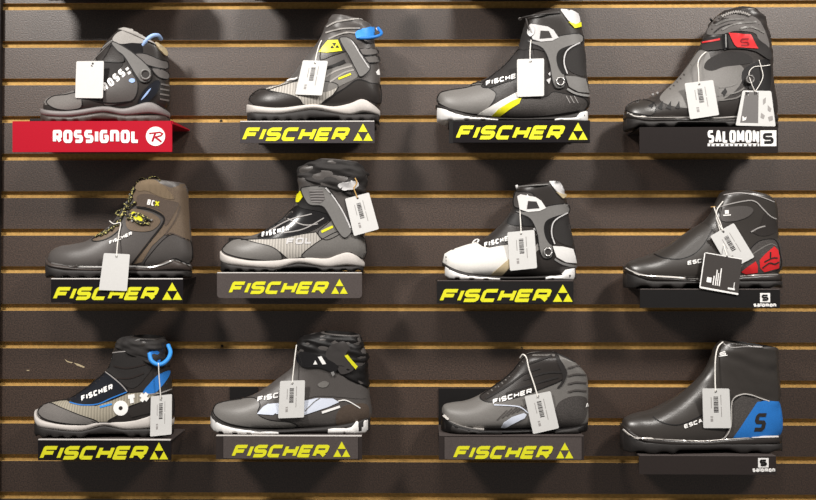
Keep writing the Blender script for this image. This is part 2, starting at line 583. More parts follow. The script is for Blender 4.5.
shelf('34', 639, 776, 455.5, 474.5, 'dark_brown', 'dark brown shelf with a small square logo under the boot with blue heel', brand='salomon_small', txt=(752.5, 775, 468.4, 471.8), tri=(758, 768.5, 458, 467.4), edge='panel_grey')


# the next row up: its lower edge ends just above the picture and shades the wall below
for key, x0, x1, lab in (('01', 30, 176, 'dark shelf above the grey boot with the fleecy collar'), ('02', 236, 372, 'dark shelf above the boot with the blue heel pull tab'),
                         ('03', 452, 588, 'dark shelf above the grey and yellow skating boot')):
    shelf(key, x0, x1, -32, -9, 'panel_dark', lab)

# ------------------------------------------------------------------ boots
EM = 0.053          # the boots' own mid-plane, in metres from the wall
DEF_W = [6, 20, 31, 39, 42, 41, 38, 36, 35, 35, 36, 37, 37, 34, 32]


class Boot:
    def __init__(self, key, label, pairs, mid, out, mats, wrinkle=None, body='leather_mid', widths=None, lugs=True, lining='black_fabric', name='ski_boot'):
        sh = SHELVES[key]
        self.g = sh['z'] + 0.0004
        self.key = key
        xs = [at(p[0], p[1], EM).x for p in pairs] + [at(p[2], p[3], EM).x for p in pairs]
        self.root = thing(name, ((min(xs) + max(xs)) / 2, -EM, self.g), label, 'boot', 'ski boots on the display shelves')
        self.parts = {}
        # midsole profile on the near side
        mid = spline(mid, 5)
        self.mx = [at(x, yt, EM).x for x, yt, yb in mid]
        self.mt = [at(x, yt, 0.092).z for x, yt, yb in mid]
        self.mb = [(self.g + 0.0015 if yb is None or yb != yb else max(at(x, yb, 0.092).z, self.g + 0.001)) for x, yt, yb in mid]
        self.sole_w = [(0, 39), (.12, 42), (.3, 45.5), (.45, 42), (.6, 37), (.8, 36), (1, 35)]
        # upper
        W = widths or DEF_W
        ctrl = []
        for i, (ax, ay, bx, by) in enumerate(pairs):
            A = at(ax, ay, EM)
            B = at(bx, by, EM)
            bz = B.z
            if 1 <= i <= 7:
                bz = min(self.top_at(B.x) - (0.006 if i == 1 else 0.011), B.z)
                bz = max(bz, self.g + 0.004)
            ctrl.append((A.x, A.z, B.x, bz, W[min(i, len(W) - 1)] / 1000.0, 0.22 if i < 6 else max(0.04, 0.22 - 0.05 * (i - 5))))
        self.ctrl = ctrl
        self.sub = 6
        rows = spline(ctrl, self.sub)
        self.rows = rows
        self.M = 44
        bm = bmesh.new()
        rings = []
        for i, r in enumerate(rows):
            s = i / self.sub
            ring = []
            for k in range(self.M):
                p = self.ring_pt(r, 2 * math.pi * k / self.M)
                if wrinkle and s > wrinkle[0]:
                    amp = wrinkle[1] * min(1.0, (s - wrinkle[0]) / 1.0)
                    c = Vector(((r[0] + r[2]) / 2, -EM, (r[1] + r[3]) / 2))
                    d = (p - c).normalized()
                    q = p * wrinkle[2]
                    nn = noise.noise(Vector((q.x * 0.7, q.y * 0.7, q.z * 1.6))) + 0.5 * noise.noise(q * 2.3)
                    p = p + d * nn * amp
                ring.append(bm.verts.new(p))
            rings.append(ring)
        for i in range(len(rings) - 1):
            for k in range(self.M):
                bm.faces.new((rings[i][k], rings[i][(k + 1) % self.M], rings[i + 1][(k + 1) % self.M], rings[i + 1][k]))
        bm.faces.new(rings[0][::-1])
        # rolled collar edge and the shaft's inside
        last = [v.co.copy() for v in rings[-1]]
        c = sum(last, Vector()) / self.M
        prev = rows[-self.sub]
        down = (Vector(((prev[0] + prev[2]) / 2, -EM, (prev[1] + prev[3]) / 2)) - c)
        down.normalize()
        rim = [bm.verts.new(c + (p - c) * 0.93 - down * 0.0015) for p in last]
        for k in range(self.M):
            bm.faces.new((rings[-1][k], rings[-1][(k + 1) % self.M], rim[(k + 1) % self.M], rim[k]))
        rimc = [v.co.copy() for v in rim]
        bmesh.ops.recalc_face_normals(bm, faces=bm.faces[:])
        bm.normal_update()
        bm.verts.ensure_lookup_table()
        self.upper_bm = bm
        self.body = body
        self.paint = []
        b2 = bmesh.new()
        r0 = [b2.verts.new(p) for p in rimc]
        r1 = [b2.verts.new(c + (p - c) * 0.88 + down * 0.012) for p in rimc]
        r2 = [b2.verts.new(c + (p - c) * 0.8 + down * 0.03) for p in rimc]
        for q0, q1 in ((r0, r1), (r1, r2)):
            for k in range(self.M):
                b2.faces.new((q0[k], q0[(k + 1) % self.M], q1[(k + 1) % self.M], q1[k]))
        b2.faces.new(r2)
        me = bpy.data.meshes.new('lining')
        b2.to_mesh(me)
        b2.free()
        link('lining', me, self.root, lining, True)
        # soles
        vs_, fs_ = [], []
        self.sole('midsole', self.mx, self.mt, self.mb, mats[0], vs_, fs_, 0.0)
        for spec in out:
            nm, prof, m_, ex = spec
            pr = prof
            X = [at(p[0], 250, EM).x for p in pr]
            T = [at(p[0], p[1], 0.092).z for p in pr]
            B = [self.g if p[2] <= 0 else self.g + p[2] / 1000.0 for p in pr]
            self.sole(nm, X, T, B, m_, vs_, fs_, ex)
        off = len(vs_)
        vv = [v.co.copy() for v in bm.verts]
        bm.verts.index_update()
        allv = vs_ + vv
        allf = fs_ + [[v.index + off for v in f.verts] for f in bm.faces]
        self.full = BVHTree.FromPolygons(allv, allf)
        self.shell = BVHTree.FromPolygons(vv, [[v.index for v in f.verts] for f in bm.faces])
        self.bvh = self.shell

    def ring_pt(self, r, th, off=0.0):
        ax, az, bx, bz, w, k = r[:6]
        ca, sb = math.cos(th), math.sin(th)
        n = 2.5
        c_ = math.copysign(abs(ca) ** (2 / n), ca)
        s_ = math.copysign(abs(sb) ** (2 / n), sb)
        ux, uz = (ax - bx) / 2, (az - bz) / 2
        L = math.hypot(ux, uz) + 1e-9
        f = (L + off) / L
        return Vector(((ax + bx) / 2 + ux * c_ * f, -EM - (w + off) * s_ * (1 - k * c_), (az + bz) / 2 + uz * c_ * f))

    def top_at(self, x):
        X, T = self.mx, self.mt
        if x <= X[0]:
            return T[0]
        for i in range(len(X) - 1):
            if X[i] <= x <= X[i + 1]:
                t = (x - X[i]) / max(X[i + 1] - X[i], 1e-9)
                return T[i] + (T[i + 1] - T[i]) * t
        return T[-1]

    def plan(self, x):
        x0, x1 = self.mx[0] - 0.001, self.mx[-1] + 0.001
        u = min(max((x - x0) / (x1 - x0), 0.0), 1.0)
        S = self.sole_w
        h = S[-1][1]
        for i in range(len(S) - 1):
            if S[i][0] <= u <= S[i + 1][0]:
                t = (u - S[i][0]) / (S[i + 1][0] - S[i][0])
                t = t * t * (3 - 2 * t)
                h = S[i][1] + (S[i + 1][1] - S[i][1]) * t
                break
        a = min((x - x0) / 0.034, 1.0)
        b = min((x1 - x) / 0.03, 1.0)
        h *= max(1 - (1 - max(a, 0)) ** 2.2, 0.0) ** 0.5 * max(1 - (1 - max(b, 0)) ** 2.2, 0.0) ** 0.5
        return max(h, 6.0) / 1000.0

    def sole(self, nm, X, T, B, m_, vs_, fs_, ex=0.0):
        bm = bmesh.new()
        rings = []
        for x, t, b in zip(X, T, B):
            if t - b < 0.0008:
                t = b + 0.0008
            h = self.plan(x) + ex
            c = min(0.003, (t - b) * 0.35)
            sec = [(-h + c, t), (-h + c * .3, t - c * .3), (-h, t - c), (-h - 0.001, (t + b) / 2), (-h, b + c), (-h + c, b),
                   (h - c, b), (h, b + c), (h + 0.001, (t + b) / 2), (h, t - c), (h - c * .3, t - c * .3), (h - c, t)]
            rings.append([bm.verts.new((x, -EM + q, z)) for q, z in sec])
        n = len(rings[0])
        for i in range(len(rings) - 1):
            for k in range(n):
                bm.faces.new((rings[i][k], rings[i][(k + 1) % n], rings[i + 1][(k + 1) % n], rings[i + 1][k]))
        bm.faces.new(rings[0][::-1])
        bm.faces.new(rings[-1])
        bm.verts.index_update()
        off = len(vs_)
        vs_ += [v.co.copy() for v in bm.verts]
        fs_ += [[v.index + off for v in f.verts] for f in bm.faces]
        o = link(nm, mesh_bm(bm, nm), self.root, m_, True)
        self.parts[nm] = o

    # -- shooting points of the photograph onto the boot
    def hit(self, px, py, cen=None):
        for k in range(14):
            t = k / 14.0
            x = px + (cen[0] - px) * t if cen else px
            y = py + (cen[1] - py) * t if cen else py
            d = ray(x, y)
            loc, nrm, idx, dist = self.bvh.ray_cast(CAM, d)
            if loc is not None:
                if nrm.dot(d) > 0:
                    nrm = -nrm
                return loc, nrm
            if cen is None:
                break
        if cen is None:
            return None
        return at(px, py, EM), Vector((0, -1, 0))

    def patch_bm(self, bm, poly, off, grid=3.5):
        t = bmesh.new()
        f = t.faces.new([t.verts.new((x, y, 0)) for x, y in poly])
        xs = [p[0] for p in poly]
        ys = [p[1] for p in poly]
        for ax, lo, hi in ((0, min(xs), max(xs)), (1, min(ys), max(ys))):
            g = math.floor(lo / grid) * grid + grid
            while g < hi - 0.2:
                co = Vector((g, 0, 0)) if ax == 0 else Vector((0, g, 0))
                no = Vector((1, 0, 0)) if ax == 0 else Vector((0, 1, 0))
                bmesh.ops.bisect_plane(t, geom=t.verts[:] + t.edges[:] + t.faces[:], plane_co=co, plane_no=no, dist=0.01)
                g += grid
        bmesh.ops.triangulate(t, faces=t.faces[:])
        cen = (sum(xs) / len(xs), sum(ys) / len(ys))
        top, low = {}, {}
        for v in t.verts:
            loc, n = self.hit(v.co.x, v.co.y, cen)
            top[v] = bm.verts.new(loc + n * off)
            low[v] = bm.verts.new(loc - n * 0.0006)
        for f in t.faces:
            try:
                bm.faces.new([top[v] for v in f.verts])
            except ValueError:
                pass
        for e in t.edges:
            if len(e.link_faces) == 1:
                a, b = e.verts
                try:
                    wf = bm.faces.new((top[a], top[b], low[b], low[a]))
                    for ee in wf.edges:
                        if top[a] in ee.verts and top[b] in ee.verts:
                            ee.smooth = False
                except ValueError:
                    pass
        for v in t.verts:
            if not low[v].link_faces:
                bm.verts.remove(low[v])
        t.free()

    def patch(self, nm, poly, m_, off=0.8, sm=True, parent=None, paint=False, rim=None):
        if sm:
            poly = spline([(float(x), float(y)) for x, y in poly], 4, True)
        bm = bmesh.new()
        self.patch_bm(bm, poly, off / 1000.0)
        o = link(nm, mesh_bm(bm, nm), parent or self.root, m_, True)
        if paint:
            self.paint.append((poly, m_))
        if rim is None and nm in ('toe_cap', 'heel_counter', 'vamp_panel', 'tongue', 'quarter_panel', 'heel_fabric') and self.key != '23':
            rim = 'black'
        if rim:
            bm = bmesh.new()
            pl = list(poly) + [poly[0]]
            for q in stroke_quads(pl, 0.85):
                try:
                    self.patch_bm(bm, [(v.x, v.y) for v in q], (off + 0.3) / 1000.0, 8)
                except ValueError:
                    pass
            link('seam', mesh_bm(bm, 'seam'), o, rim)
        return o

    def line(self, nm, pts, w, m_, off=0.9, parent=None, sm=True):
        self.bvh = self.full if nm in ('sole_line', 'rand_line') else self.shell
        if sm and len(pts) > 2:
            pts = spline([(float(x), float(y)) for x, y in pts], 4)
        bm = bmesh.new()
        q = stroke_quads(pts, w)
        poly = [v[0] for v in q] + [q[-1][1]] + [q[-1][2]] + [v[3] for v in q[::-1]]
        try:
            self.patch_bm(bm, [(v.x, v.y) for v in poly], off / 1000.0)
        except Exception:
            for qq in q:
                self.patch_bm(bm, [(v.x, v.y) for v in qq], off / 1000.0)
        self.bvh = self.shell
        return link(nm, mesh_bm(bm, nm), parent or self.root, m_, True)

    def cord(self, nm, pts, r, m_, lift=None, parent=None, sub=6):
        """a tube over the boot; pts are (x, y) or (x, y, e) in front of the wall"""
        full = []
        for p in pts:
            if len(p) == 3:
                full.append(at(*p))
            else:
                h = self.hit(p[0], p[1])
                full.append(h[0] + h[1] * (r if lift is None else lift) if h else at(p[0], p[1], EM))
        P = [Vector(v) for v in spline([tuple(v) for v in full], sub)] if len(full) > 2 else full
        bm = bmesh.new()
        tube_bm(bm, P, r)
        return link(nm, mesh_bm(bm, nm), parent or self.root, m_, True)

    def text(self, s, x0, y0, x1, y1, h, m_, stroke=0.22, slant=0.25, off=1.3, nm='lettering', parent=None, gap=0.22):
        dx, dy = x1 - x0, y1 - y0
        L = math.hypot(dx, dy)
        ux, uy = dx / L, dy / L
        bm = bmesh.new()
        for i_, poly in enumerate(text_polys(s, L, h, h * stroke, h * gap, slant)):
            q = [(x0 + x * ux + y * uy, y0 + x * uy - y * ux) for x, y in poly]
            try:
                self.patch_bm(bm, q, (off + 0.03 * (i_ % 7)) / 1000.0, 6)
            except ValueError:
                pass
        return link(nm, mesh_bm(bm, nm), parent or self.root, m_)

    def knob(self, nm, x, y, rpx, m_, depth=4, ring=None, parent=None):
        h = self.hit(x, y)
        p, n = h if h else (at(x, y, EM), Vector((0, -1, 0)))
        r = rpx * 1.92 / 1000
        q = n.to_track_quat('Z', 'Y').to_matrix().to_4x4()
        bm = bmesh.new()
        bmesh.ops.create_cone(bm, cap_ends=True, segments=24, radius1=r, radius2=r * 0.86, depth=depth / 1000.0,
                              matrix=Matrix.Translation(p + n * depth / 2000.0) @ q)
        o = link(nm, mesh_bm(bm, nm), parent or self.root, m_)
        if ring:
            bm = bmesh.new()
            c = [p + n * (depth / 1000.0 + 0.0004) + (q.to_3x3() @ Vector((math.cos(a), math.sin(a), 0))) * r * 0.72 for a in [2 * math.pi * k / 24 for k in range(25)]]
            tube_bm(bm, c, r * 0.16, 6)
            link('rivet_ring', mesh_bm(bm, 'rivet_ring'), parent or self.root, ring, True)
        return o

    def band(self, nm, s0, s1, m_, off=1.5, wr=0.0, th=(0, 2 * math.pi), parent=None):
        """a piece that wraps the boot from section s0 to s1"""
        n = max(4, int((s1 - s0) * 8))
        full = abs(th[1] - th[0] - 2 * math.pi) < 1e-3
        K = 48
        bm = bmesh.new()
        rows = []
        for i in range(n + 3):
            t = min(max((i - 1) / n, 0), 1)
            s = s0 + (s1 - s0) * t
            r = self.row(s)
            o = 0.0002 if i in (0, n + 2) else off / 1000.0
            row = []
            for k in range(K if full else K + 1):
                a = th[0] + (th[1] - th[0]) * k / K
                oo = o
                if wr and i not in (0, n + 2):
                    p0 = self.ring_pt(r, a) * 70
                    oo = o + (noise.noise(Vector((p0.x * .6, p0.y * .6, p0.z * 1.8))) + .5 * noise.noise(p0 * 2.1)) * wr / 1000.0
                row.append(bm.verts.new(self.ring_pt(r, a, oo)))
            rows.append(row)
        kk = K if full else K
        for i in range(len(rows) - 1):
            for k in range(kk):
                k2 = (k + 1) % len(rows[0]) if full else k + 1
                bm.faces.new((rows[i][k], rows[i][k2], rows[i + 1][k2], rows[i + 1][k]))
        return link(nm, mesh_bm(bm, nm), parent or self.root, m_, True)

    def row(self, s):
        s = min(max(s, 0), len(self.ctrl) - 1)
        x = s * self.sub
        i = min(int(x), len(self.rows) - 2)
        t = x - i
        return [a + (b - a) * t for a, b in zip(self.rows[i], self.rows[i + 1])]

    def finish(self):
        bm = self.upper_bm
        mats = [self.body]

        def inside(poly, x, y):
            c = False
            n = len(poly)
            for i in range(n):
                x0, y0 = poly[i]
                x1, y1 = poly[(i + 1) % n]
                if (y0 > y) != (y1 > y) and x < (x1 - x0) * (y - y0) / (y1 - y0) + x0:
                    c = not c
            return c
        if self.paint:
            mw = Matrix.Translation(CAM) @ CROT.to_4x4()
            inv = mw.inverted()
            for poly, m_ in self.paint:
                if m_ not in mats:
                    mats.append(m_)
            for f in bm.faces:
                c = f.calc_center_median()
                if f.normal.dot((CAM - c).normalized()) > 0.6:
                    continue
                q = inv @ Vector((c.x, -EM, c.z))
                px, py = 408 + F * q.x / -q.z, 250 - F * q.y / -q.z
                for poly, m_ in self.paint:
                    if inside(poly, px, py):
                        f.material_index = mats.index(m_)
        me = bpy.data.meshes.new('upper')
        bm.to_mesh(me)
        bm.free()
        link('upper', me, self.root, mats, True)


def lug_profile(x0, x1, top, arch, n=11, h=5.5):
    """outsole with tread blocks: (x, y_top, height of its underside in mm)"""
    out = []
    for i in range(n * 4 + 1):
        x = x0 + (x1 - x0) * i / (n * 4)
        ph = i % 4
        b = 0.0 if ph in (0, 1) else h * 0.75
        if arch[0] < x < arch[1]:
            b = h * 1.3
        out.append((x, top(x), b))
    return out


def interp(pts):
    def f(x):
        if x <= pts[0][0]:
            return pts[0][1]
        for (a, b), (c, d) in zip(pts, pts[1:]):
            if a <= x <= c:
                return b + (d - b) * (x - a) / (c - a)
        return pts[-1][1]
    return f


NAN = float('nan')
BOOTS = {}

# ---- boot with the grey cuff strap, on the red shelf
b = Boot('11', 'grey ski boot with a fleecy collar and round ankle pivot on the red shelf',
    [(45, 104, 45, 106), (48, 99, 48, 110), (55, 96, 55, 114), (65, 94.5, 66, 116), (78, 90, 80, 117), (88, 79, 97, 117), (95, 66, 118, 116),
     (99, 56, 150, 114), (103, 48, 167, 106), (108, 42, 169, 90), (113, 37, 167.5, 68), (119, 32, 166, 52), (127, 30, 158, 45), (133, 31, 151, 42)],
    [(43, 106, 112), (56, 110, 116), (80, 111, 117), (110, 106, 112), (130, 108, 115), (150, 102, 113), (160, 103, 113), (169, 110, 114)],
    [('outsole', lug_profile(44, 168, interp([(43, 112), (56, 116), (80, 117), (110, 112), (130, 115), (168, 114)]), (98, 124)), 'rubber_brown', -0.001)],
    ('foam_grey',), (10.6, 0.002, 60), 'leather_dark')
b.patch('toe_cap', [(47, 103), (49, 99), (55, 96), (65, 95), (78, 93), (82, 101), (80, 108), (66, 110), (54, 108)], 'suede_grey', 0.9, paint=True)
b.patch('lace_panel', [(104, 62), (120, 63), (122, 66), (106, 82), (101, 76)], 'black_fabric', 0.7)
b.patch('side_panel', [(104, 93), (110, 84), (130, 69), (133, 74), (138, 84), (134, 99), (118, 104), (104, 105)], 'leather_mid', 0.7, rim='black')
b.text('ROSS', 105.5, 92, 127, 74.5, 8.2, 'white_print', 0.26, 0.1, 1.6)
b.patch('letter_dot', [(127.5, 73), (130, 71), (131.5, 73), (129, 75)], 'white_print', 1.5, False)
b.patch('letter_dot', [(125.5, 69), (128, 67), (129.5, 69), (127, 71)], 'white_print', 1.5, False)
b.patch('heel_counter', [(138, 104), (143, 92), (154, 81), (160, 82), (157, 93), (147, 103)], 'navy_gloss', 1.4)
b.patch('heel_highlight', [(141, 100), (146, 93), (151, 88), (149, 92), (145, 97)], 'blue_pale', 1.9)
for (p, q) in ((((136, 54), (146, 54), (160, 60), (167, 62), (166, 69), (150, 66), (139, 60))), (((152, 68), (167, 72), (167.5, 79), (158, 77)))), :
    b.patch('ankle_pad', p if isinstance(p, list) else list(p), 'fabric_grey', 2.2, rim='black')
    b.patch('ankle_pad', list(q), 'fabric_grey', 2.0, rim='black')
for y in (84, 89, 94, 99):
    b.line('heel_rib', [(160, y), (168.5, y + 1.5)], 1.6, 'suede_grey', 1.4)
b.patch('collar_opening', [(122, 44), (139, 42), (143, 51), (138, 56), (126, 53)], 'black_gloss', 0.8)
b.patch('instep_flap', [(97, 57), (104, 50), (112, 46), (121, 49), (124, 56), (123, 62), (108, 62), (99, 61)], 'leather_dark', 1.6, rim='black')
st = b.patch('ankle_strap', [(112, 43), (117, 43), (131, 51), (146, 64), (152, 73), (150, 81), (142, 82), (136, 75), (125, 57), (118, 51)], 'grey_plastic', 2.8, rim='black')
b.knob('pivot', 146, 75, 6.4, 'dark_plastic', 5, 'grey_plastic', st)
b.patch('fleece_panel', [(113, 40), (118, 33), (127, 30), (136, 30), (145, 36), (143, 43), (132, 43), (121, 44)], 'fabric_light', 1.5)
b.band('fleece_collar', 11.2, 12.9, 'fabric_light', 2.5, 2.2)
b.patch('collar_lining', [(154, 42), (160, 44), (166, 52), (165, 56), (159, 50)], 'beige', 3.6)
b.cord('pull_loop', [(142, 47, .085), (146, 41, .088), (152, 36, .085), (158, 35.5, .075), (161, 39, .06)], 0.0042, 'blue_pale')
b.patch('blue_emblem', [(129, 81), (131, 78.6), (134.4, 79), (135, 81.6), (132, 83)], 'blue_pale', 1.6)
b.line('toe_seam', [(78, 94), (92, 100), (110, 103), (132, 101)], 0.9, 'black', 1.3)
b.cord('lace_hook', [(103, 49), (106, 46), (111, 42), (113, 41)], 0.0016, 'silver')
b.finish()

# ---- boot with blue pull tab
b = Boot('12', 'grey ski boot with a yellow strap badge and a blue heel pull tab',
    [(248.5, 102, 249, 105), (252, 95.5, 252, 110), (260, 90, 260, 113), (270, 87, 272, 115), (281, 85, 286, 116), (291, 78, 302, 115), (300, 66, 320, 113),
     (308, 55, 352, 112), (316, 45, 379, 106), (321, 37, 380.5, 88), (325, 28, 379, 66), (328, 22, 375, 44), (331, 17, 371, 26)],
    [(247.5, 102, 111), (261, 106, 113), (285, 108, 114), (315, 104, 109), (335, 106, 112), (351, 103, 114), (363, 98.5, 111), (373, 103, 112), (380, 108, 113)],
    [('outsole', lug_profile(249, 379, interp([(248, 111), (262, 113), (285, 114), (315, 109), (335, 112), (348, 114), (380, 113)]), (310, 342)), 'rubber', -0.001)],
    ('foam_light',), (9.6, 0.0035, 60), 'leather_mid')
b.patch('vamp_panel', [(268, 91), (284, 85), (300, 81), (322, 81), (338, 85), (332, 96), (324, 103), (305, 105), (298, 98), (282, 94)], 'ribbed_light', 0.7, paint=True)
b.patch('toe_cap', [(249.5, 100), (254, 92.5), (262, 89.5), (274, 92), (290, 95), (299, 99), (301, 106), (286, 110), (262, 108)], 'leather_dark', 1.1, paint=True)
b.patch('heel_counter', [(321, 105), (333, 95), (347, 87), (358, 80), (370, 83), (380, 86), (380, 103), (364, 99), (351, 104), (336, 108)], 'leather_dark', 1.1, paint=True)
b.patch('ankle_panel', [(322, 72), (340, 66), (352, 64), (358, 76), (344, 84), (326, 92), (316, 88)], 'leather_grey', 0.8)
for p in ([(324, 78), (336, 71), (352, 66)], [(330, 82), (344, 73), (354, 70)]):
    b.line('eyelet_strip', p, 1.6, 'fabric_light', 1.5)
b.line('lace_gap', [(324, 69), (334, 66), (345, 61)], 3.4, 'black', 1.2)
b.line('yellow_lettering', [(338.5, 79.0), (351, 74.0)], 2.0, 'yellow', 1.7)
b.patch('instep_cuff', [(318, 53), (322, 45), (330, 39), (342, 38), (349, 47), (346, 51), (332, 56), (321, 60)], 'leather_dark', 1.5)
st = b.patch('ankle_strap', [(340, 38), (349, 38), (355, 43), (363, 56), (370, 68), (361, 77), (356, 70), (349, 56), (344, 48)], 'grey_plastic', 2.6, rim='black')
b.line('strap_edge', [(352, 41), (361, 56), (368.5, 68)], 1.0, 'light_plastic', 3.4, st)
bd = b.patch('yellow_badge', [(319, 52.5), (323, 47), (328.5, 40.5), (338, 40), (342.5, 51), (327, 53)], 'yellow_plastic', 2.8, False)
for tr in ([(334.8, 46.5), (332.8, 43.5), (336.6, 43.2)][::-1], [(331, 48.5), (334.6, 48.3), (332.6, 45.6)], [(336, 48), (339.6, 47.8), (337.6, 45.2)]):
    b.patch('badge_mark', tr, 'black', 3.6, False, bd)
b.patch('ankle_pad', [(360, 49), (376, 49.5), (377.5, 54), (363, 55)], 'fabric_grey', 2.4, rim='black')
b.patch('ankle_pad', [(364, 57), (378, 56.5), (378.5, 62), (367, 62.5)], 'fabric_grey', 2.4, rim='black')
for p in ([(327, 27), (337, 22), (352, 19.5), (366, 19)], [(326, 33), (340, 29), (360, 28)], [(329, 39), (344, 33), (356, 33)]):
    b.line('gaiter_fold', p, 1.4, 'fabric_light', 1.6)
b.patch('pull_tab', [(356, 33), (362, 29.5), (372, 27.5), (377, 27), (381, 33), (380, 36), (372, 38.5), (363, 38), (357, 39)], 'blue_bright', 5.0)
b.cord('pull_tab_loop', [(357, 38, .09), (368, 38, .094), (378, 36, .088), (381.5, 33, .075), (378, 28, .06)], 0.003, 'blue')
b.patch('pull_tab_mark', [(376, 28.6), (378.4, 28.4), (379.4, 31), (377, 31.3)], 'white_print', 6.0, False)
b.cord('lace_loop', [(288, 82), (291, 80.5), (295, 80), (298, 78.5)], 0.0024, 'white_plastic')
b.patch('heel_mark', [(376, 72), (378.6, 69), (379.4, 75), (377, 75)], 'white_print', 1.4, False)
b.line('heel_seam', [(322, 104), (345, 88), (358, 79.5), (370, 83)], 1.0, 'black', 1.5)
b.finish()


def skate(b, dx, dy, white, cufflow):
    """hinged plastic cuff with ratchet strap, knob pivot and heel cup, shared shape of two boots"""
    def T(p):
        return [(x + dx, y + dy) for x, y in p]
    b.patch('calf_pad', T([(566, 50), (583, 47), (585, 74), (575, 74), (567, 68), (563, 58)]), 'black_fabric', 1.0)
    arm = b.patch('cuff', T([(528, 41), (540, 41.5), (553, 40), (560, 36), (579, 34), (582, 41), (575, 45), (566, 48), (561, 55), (561, 66), (565, 78), (564, 87), (556, 88), (552, 80), (549, 62), (543, 49), (533, 44)]), 'grey_plastic', 2.6, rim='black')
    b.patch('cuff_slot', T([(577, 43.5), (569, 47), (562.5, 52.5), (560, 58), (562, 66), (565, 73), (562, 74), (557.5, 66), (556.5, 56), (561, 49)]), 'black', 3.2, True, arm)
    b.line('cuff_rim', T([(579, 43), (570, 48), (565, 54), (564, 64), (567, 74)]), 1.1, 'light_plastic', 3.6, arm)
    sf = b.patch('ratchet_strap', T([(531, 26.5), (534, 24.5), (548, 27), (553.5, 30.5), (558.5, 38), (552, 41), (541, 42), (533, 39.5)]), 'white_plastic' if white else 'light_plastic', 3.6, False)
    b.patch('strap_window', T([(541, 31), (549, 31.5), (552, 38), (540, 39)]), 'dark_plastic', 4.3, False, sf)
    b.knob('pivot', 560 + dx, 82 + dy, 5.2, 'dark_plastic', 5, 'silver', arm)
    hc = b.patch('heel_cup', T([(565, 76), (575, 76.5), (585, 79), (587, 86), (588.5, 93), (578, 92), (569, 87)]), 'white_plastic' if white else 'grey_plastic', 2.0, False)
    b.line('heel_cup_rim', T([(567, 89), (574, 93), (582, 95), (588.5, 96)]), 2.0, 'silver', 2.6, hc)
    tc = b.patch('collar_tab', T([(560, 9.5), (566, 8.3), (577, 8), (579.5, 22), (575, 26), (568, 20.5), (563, 14)]), 'light_plastic', 2.2, False)
    b.patch('collar_tab_trim', T([(568.5, 22), (575, 24.5), (580, 22.5), (580.5, 27), (574.5, 28.5)]), 'yellow_plastic' if not white else 'beige', 2.8, False, tc)


# ---- grey and white skate boot, top row
b = Boot('13', 'dark grey skating boot with grey plastic cuff and white and yellow side stripe',
    [(437, 97.5, 437, 101), (440, 92.5, 440, 108), (448, 90, 449, 114), (460, 88, 465, 117), (474, 84, 485, 119), (487, 78, 507, 120), (499, 70, 530, 120),
     (509, 60, 562, 119), (517, 50, 587, 110), (520.5, 40, 589, 94), (523, 30, 586, 72), (525, 22, 584, 44), (528, 17, 581, 26), (538, 14, 577, 16)],
    [(435.5, 102, 105), (444, 106.5, 109), (456, 111, 114), (470, 115, 118), (490, 117.5, NAN), (520, 118, NAN), (555, 116, NAN), (572, 113, NAN), (587, 109, NAN)],
    [('toe_plate', [(437, 106, 7), (441, 107.5, 3), (446, 109.5, 1.5), (448, 111, 3.2), (451, 112.2, 3.2), (453, 113, 0), (462, 115.4, 0), (464, 116, 2.0), (467, 116.4, 2), (469, 116.6, 0), (478, 117.8, 0), (480, 118, 2), (483, 118.3, 2), (485, 118.5, 0), (496, 119.5, 0)], 'white_plastic', 0.0015),
     ('heel_plate', [(552, 118.5, 0), (556, 117.5, 0), (559, 117.6, 1.5), (561, 117.6, 0), (572, 117, 0), (577, 112, 0), (584, 109.5, 0), (586.5, 109.5, 3)], 'white_plastic', 0.0015)],
    ('rubber',), None, 'leather_dark')
b.patch('toe_cap', [(437.5, 101), (440, 93.5), (449, 90.5), (465, 88), (480, 85), (492, 90), (496, 95), (490, 106), (478, 114), (455, 110), (444, 106)], 'leather_grey', 0.8, paint=True)
b.patch('tongue', [(482, 85), (498, 71), (510, 60), (518, 50), (528, 50), (532, 62), (521, 76), (500, 84), (487, 88)], 'black_fabric', 0.9)
b.patch('white_stripe', [(477, 114.5), (486, 109), (500, 101), (520, 90.5), (526, 92), (521, 97), (506, 105), (492, 115.5)], 'white_leather', 1.4, False)
b.patch('yellow_stripe', [(491, 116), (499, 108.5), (512, 101), (522, 97), (519, 103.5), (510, 109), (500, 116)], 'yellow_plastic', 1.5, False)
b.patch('quarter_panel', [(502, 116), (512, 108), (521, 98), (545, 97), (553, 92), (566, 94), (585, 99), (586, 108), (570, 112), (540, 116)], 'mesh_dark', 0.9)
b.text('FISCHER', 486, 86.5, 523, 76.5, 4.6, 'white_print', 0.26, 0.3, 2.0)
b.patch('instep_strap', [(519, 42), (523, 29), (531, 27), (534, 38), (545, 43), (548, 52), (535, 49), (522, 50)], 'black_fabric', 1.8)
skate(b, 0, 0, False, None)
b.patch('side_knob', [(528.5, 33), (531, 25.5), (534, 25), (535.5, 30), (534, 35), (531, 37)], 'light_plastic', 5.5)
b.cord('collar_cord', [(519, 19.2, .058), (525, 17, .074), (536, 15, .088), (548, 13.7, .091), (560, 12.8, .09)], 0.0016, 'dark_plastic')
bm = bmesh.new()
bmesh.ops.create_icosphere(bm, subdivisions=2, radius=0.0034, matrix=Matrix.Translation(at(520, 19, .058)))
link('cord_end', mesh_bm(bm, 'cord_end'), b.root, 'fabric_grey', True)
b.cord('pull_cord', [(526, 18, .074), (527.5, 24, .08), (529, 30, .09)], 0.0016, 'dark_plastic')
b.cord('lace_loop', [(471, 86), (473, 83.5), (476, 83.5), (478, 81.5), (480.5, 83)], 0.0014, 'black_fabric')
for p in ([(548, 74), (552, 70), (550, 76)], [(546, 80), (551, 78), (549, 84)]):
    b.patch('eyelet_tab', p, 'light_plastic', 1.6, False)
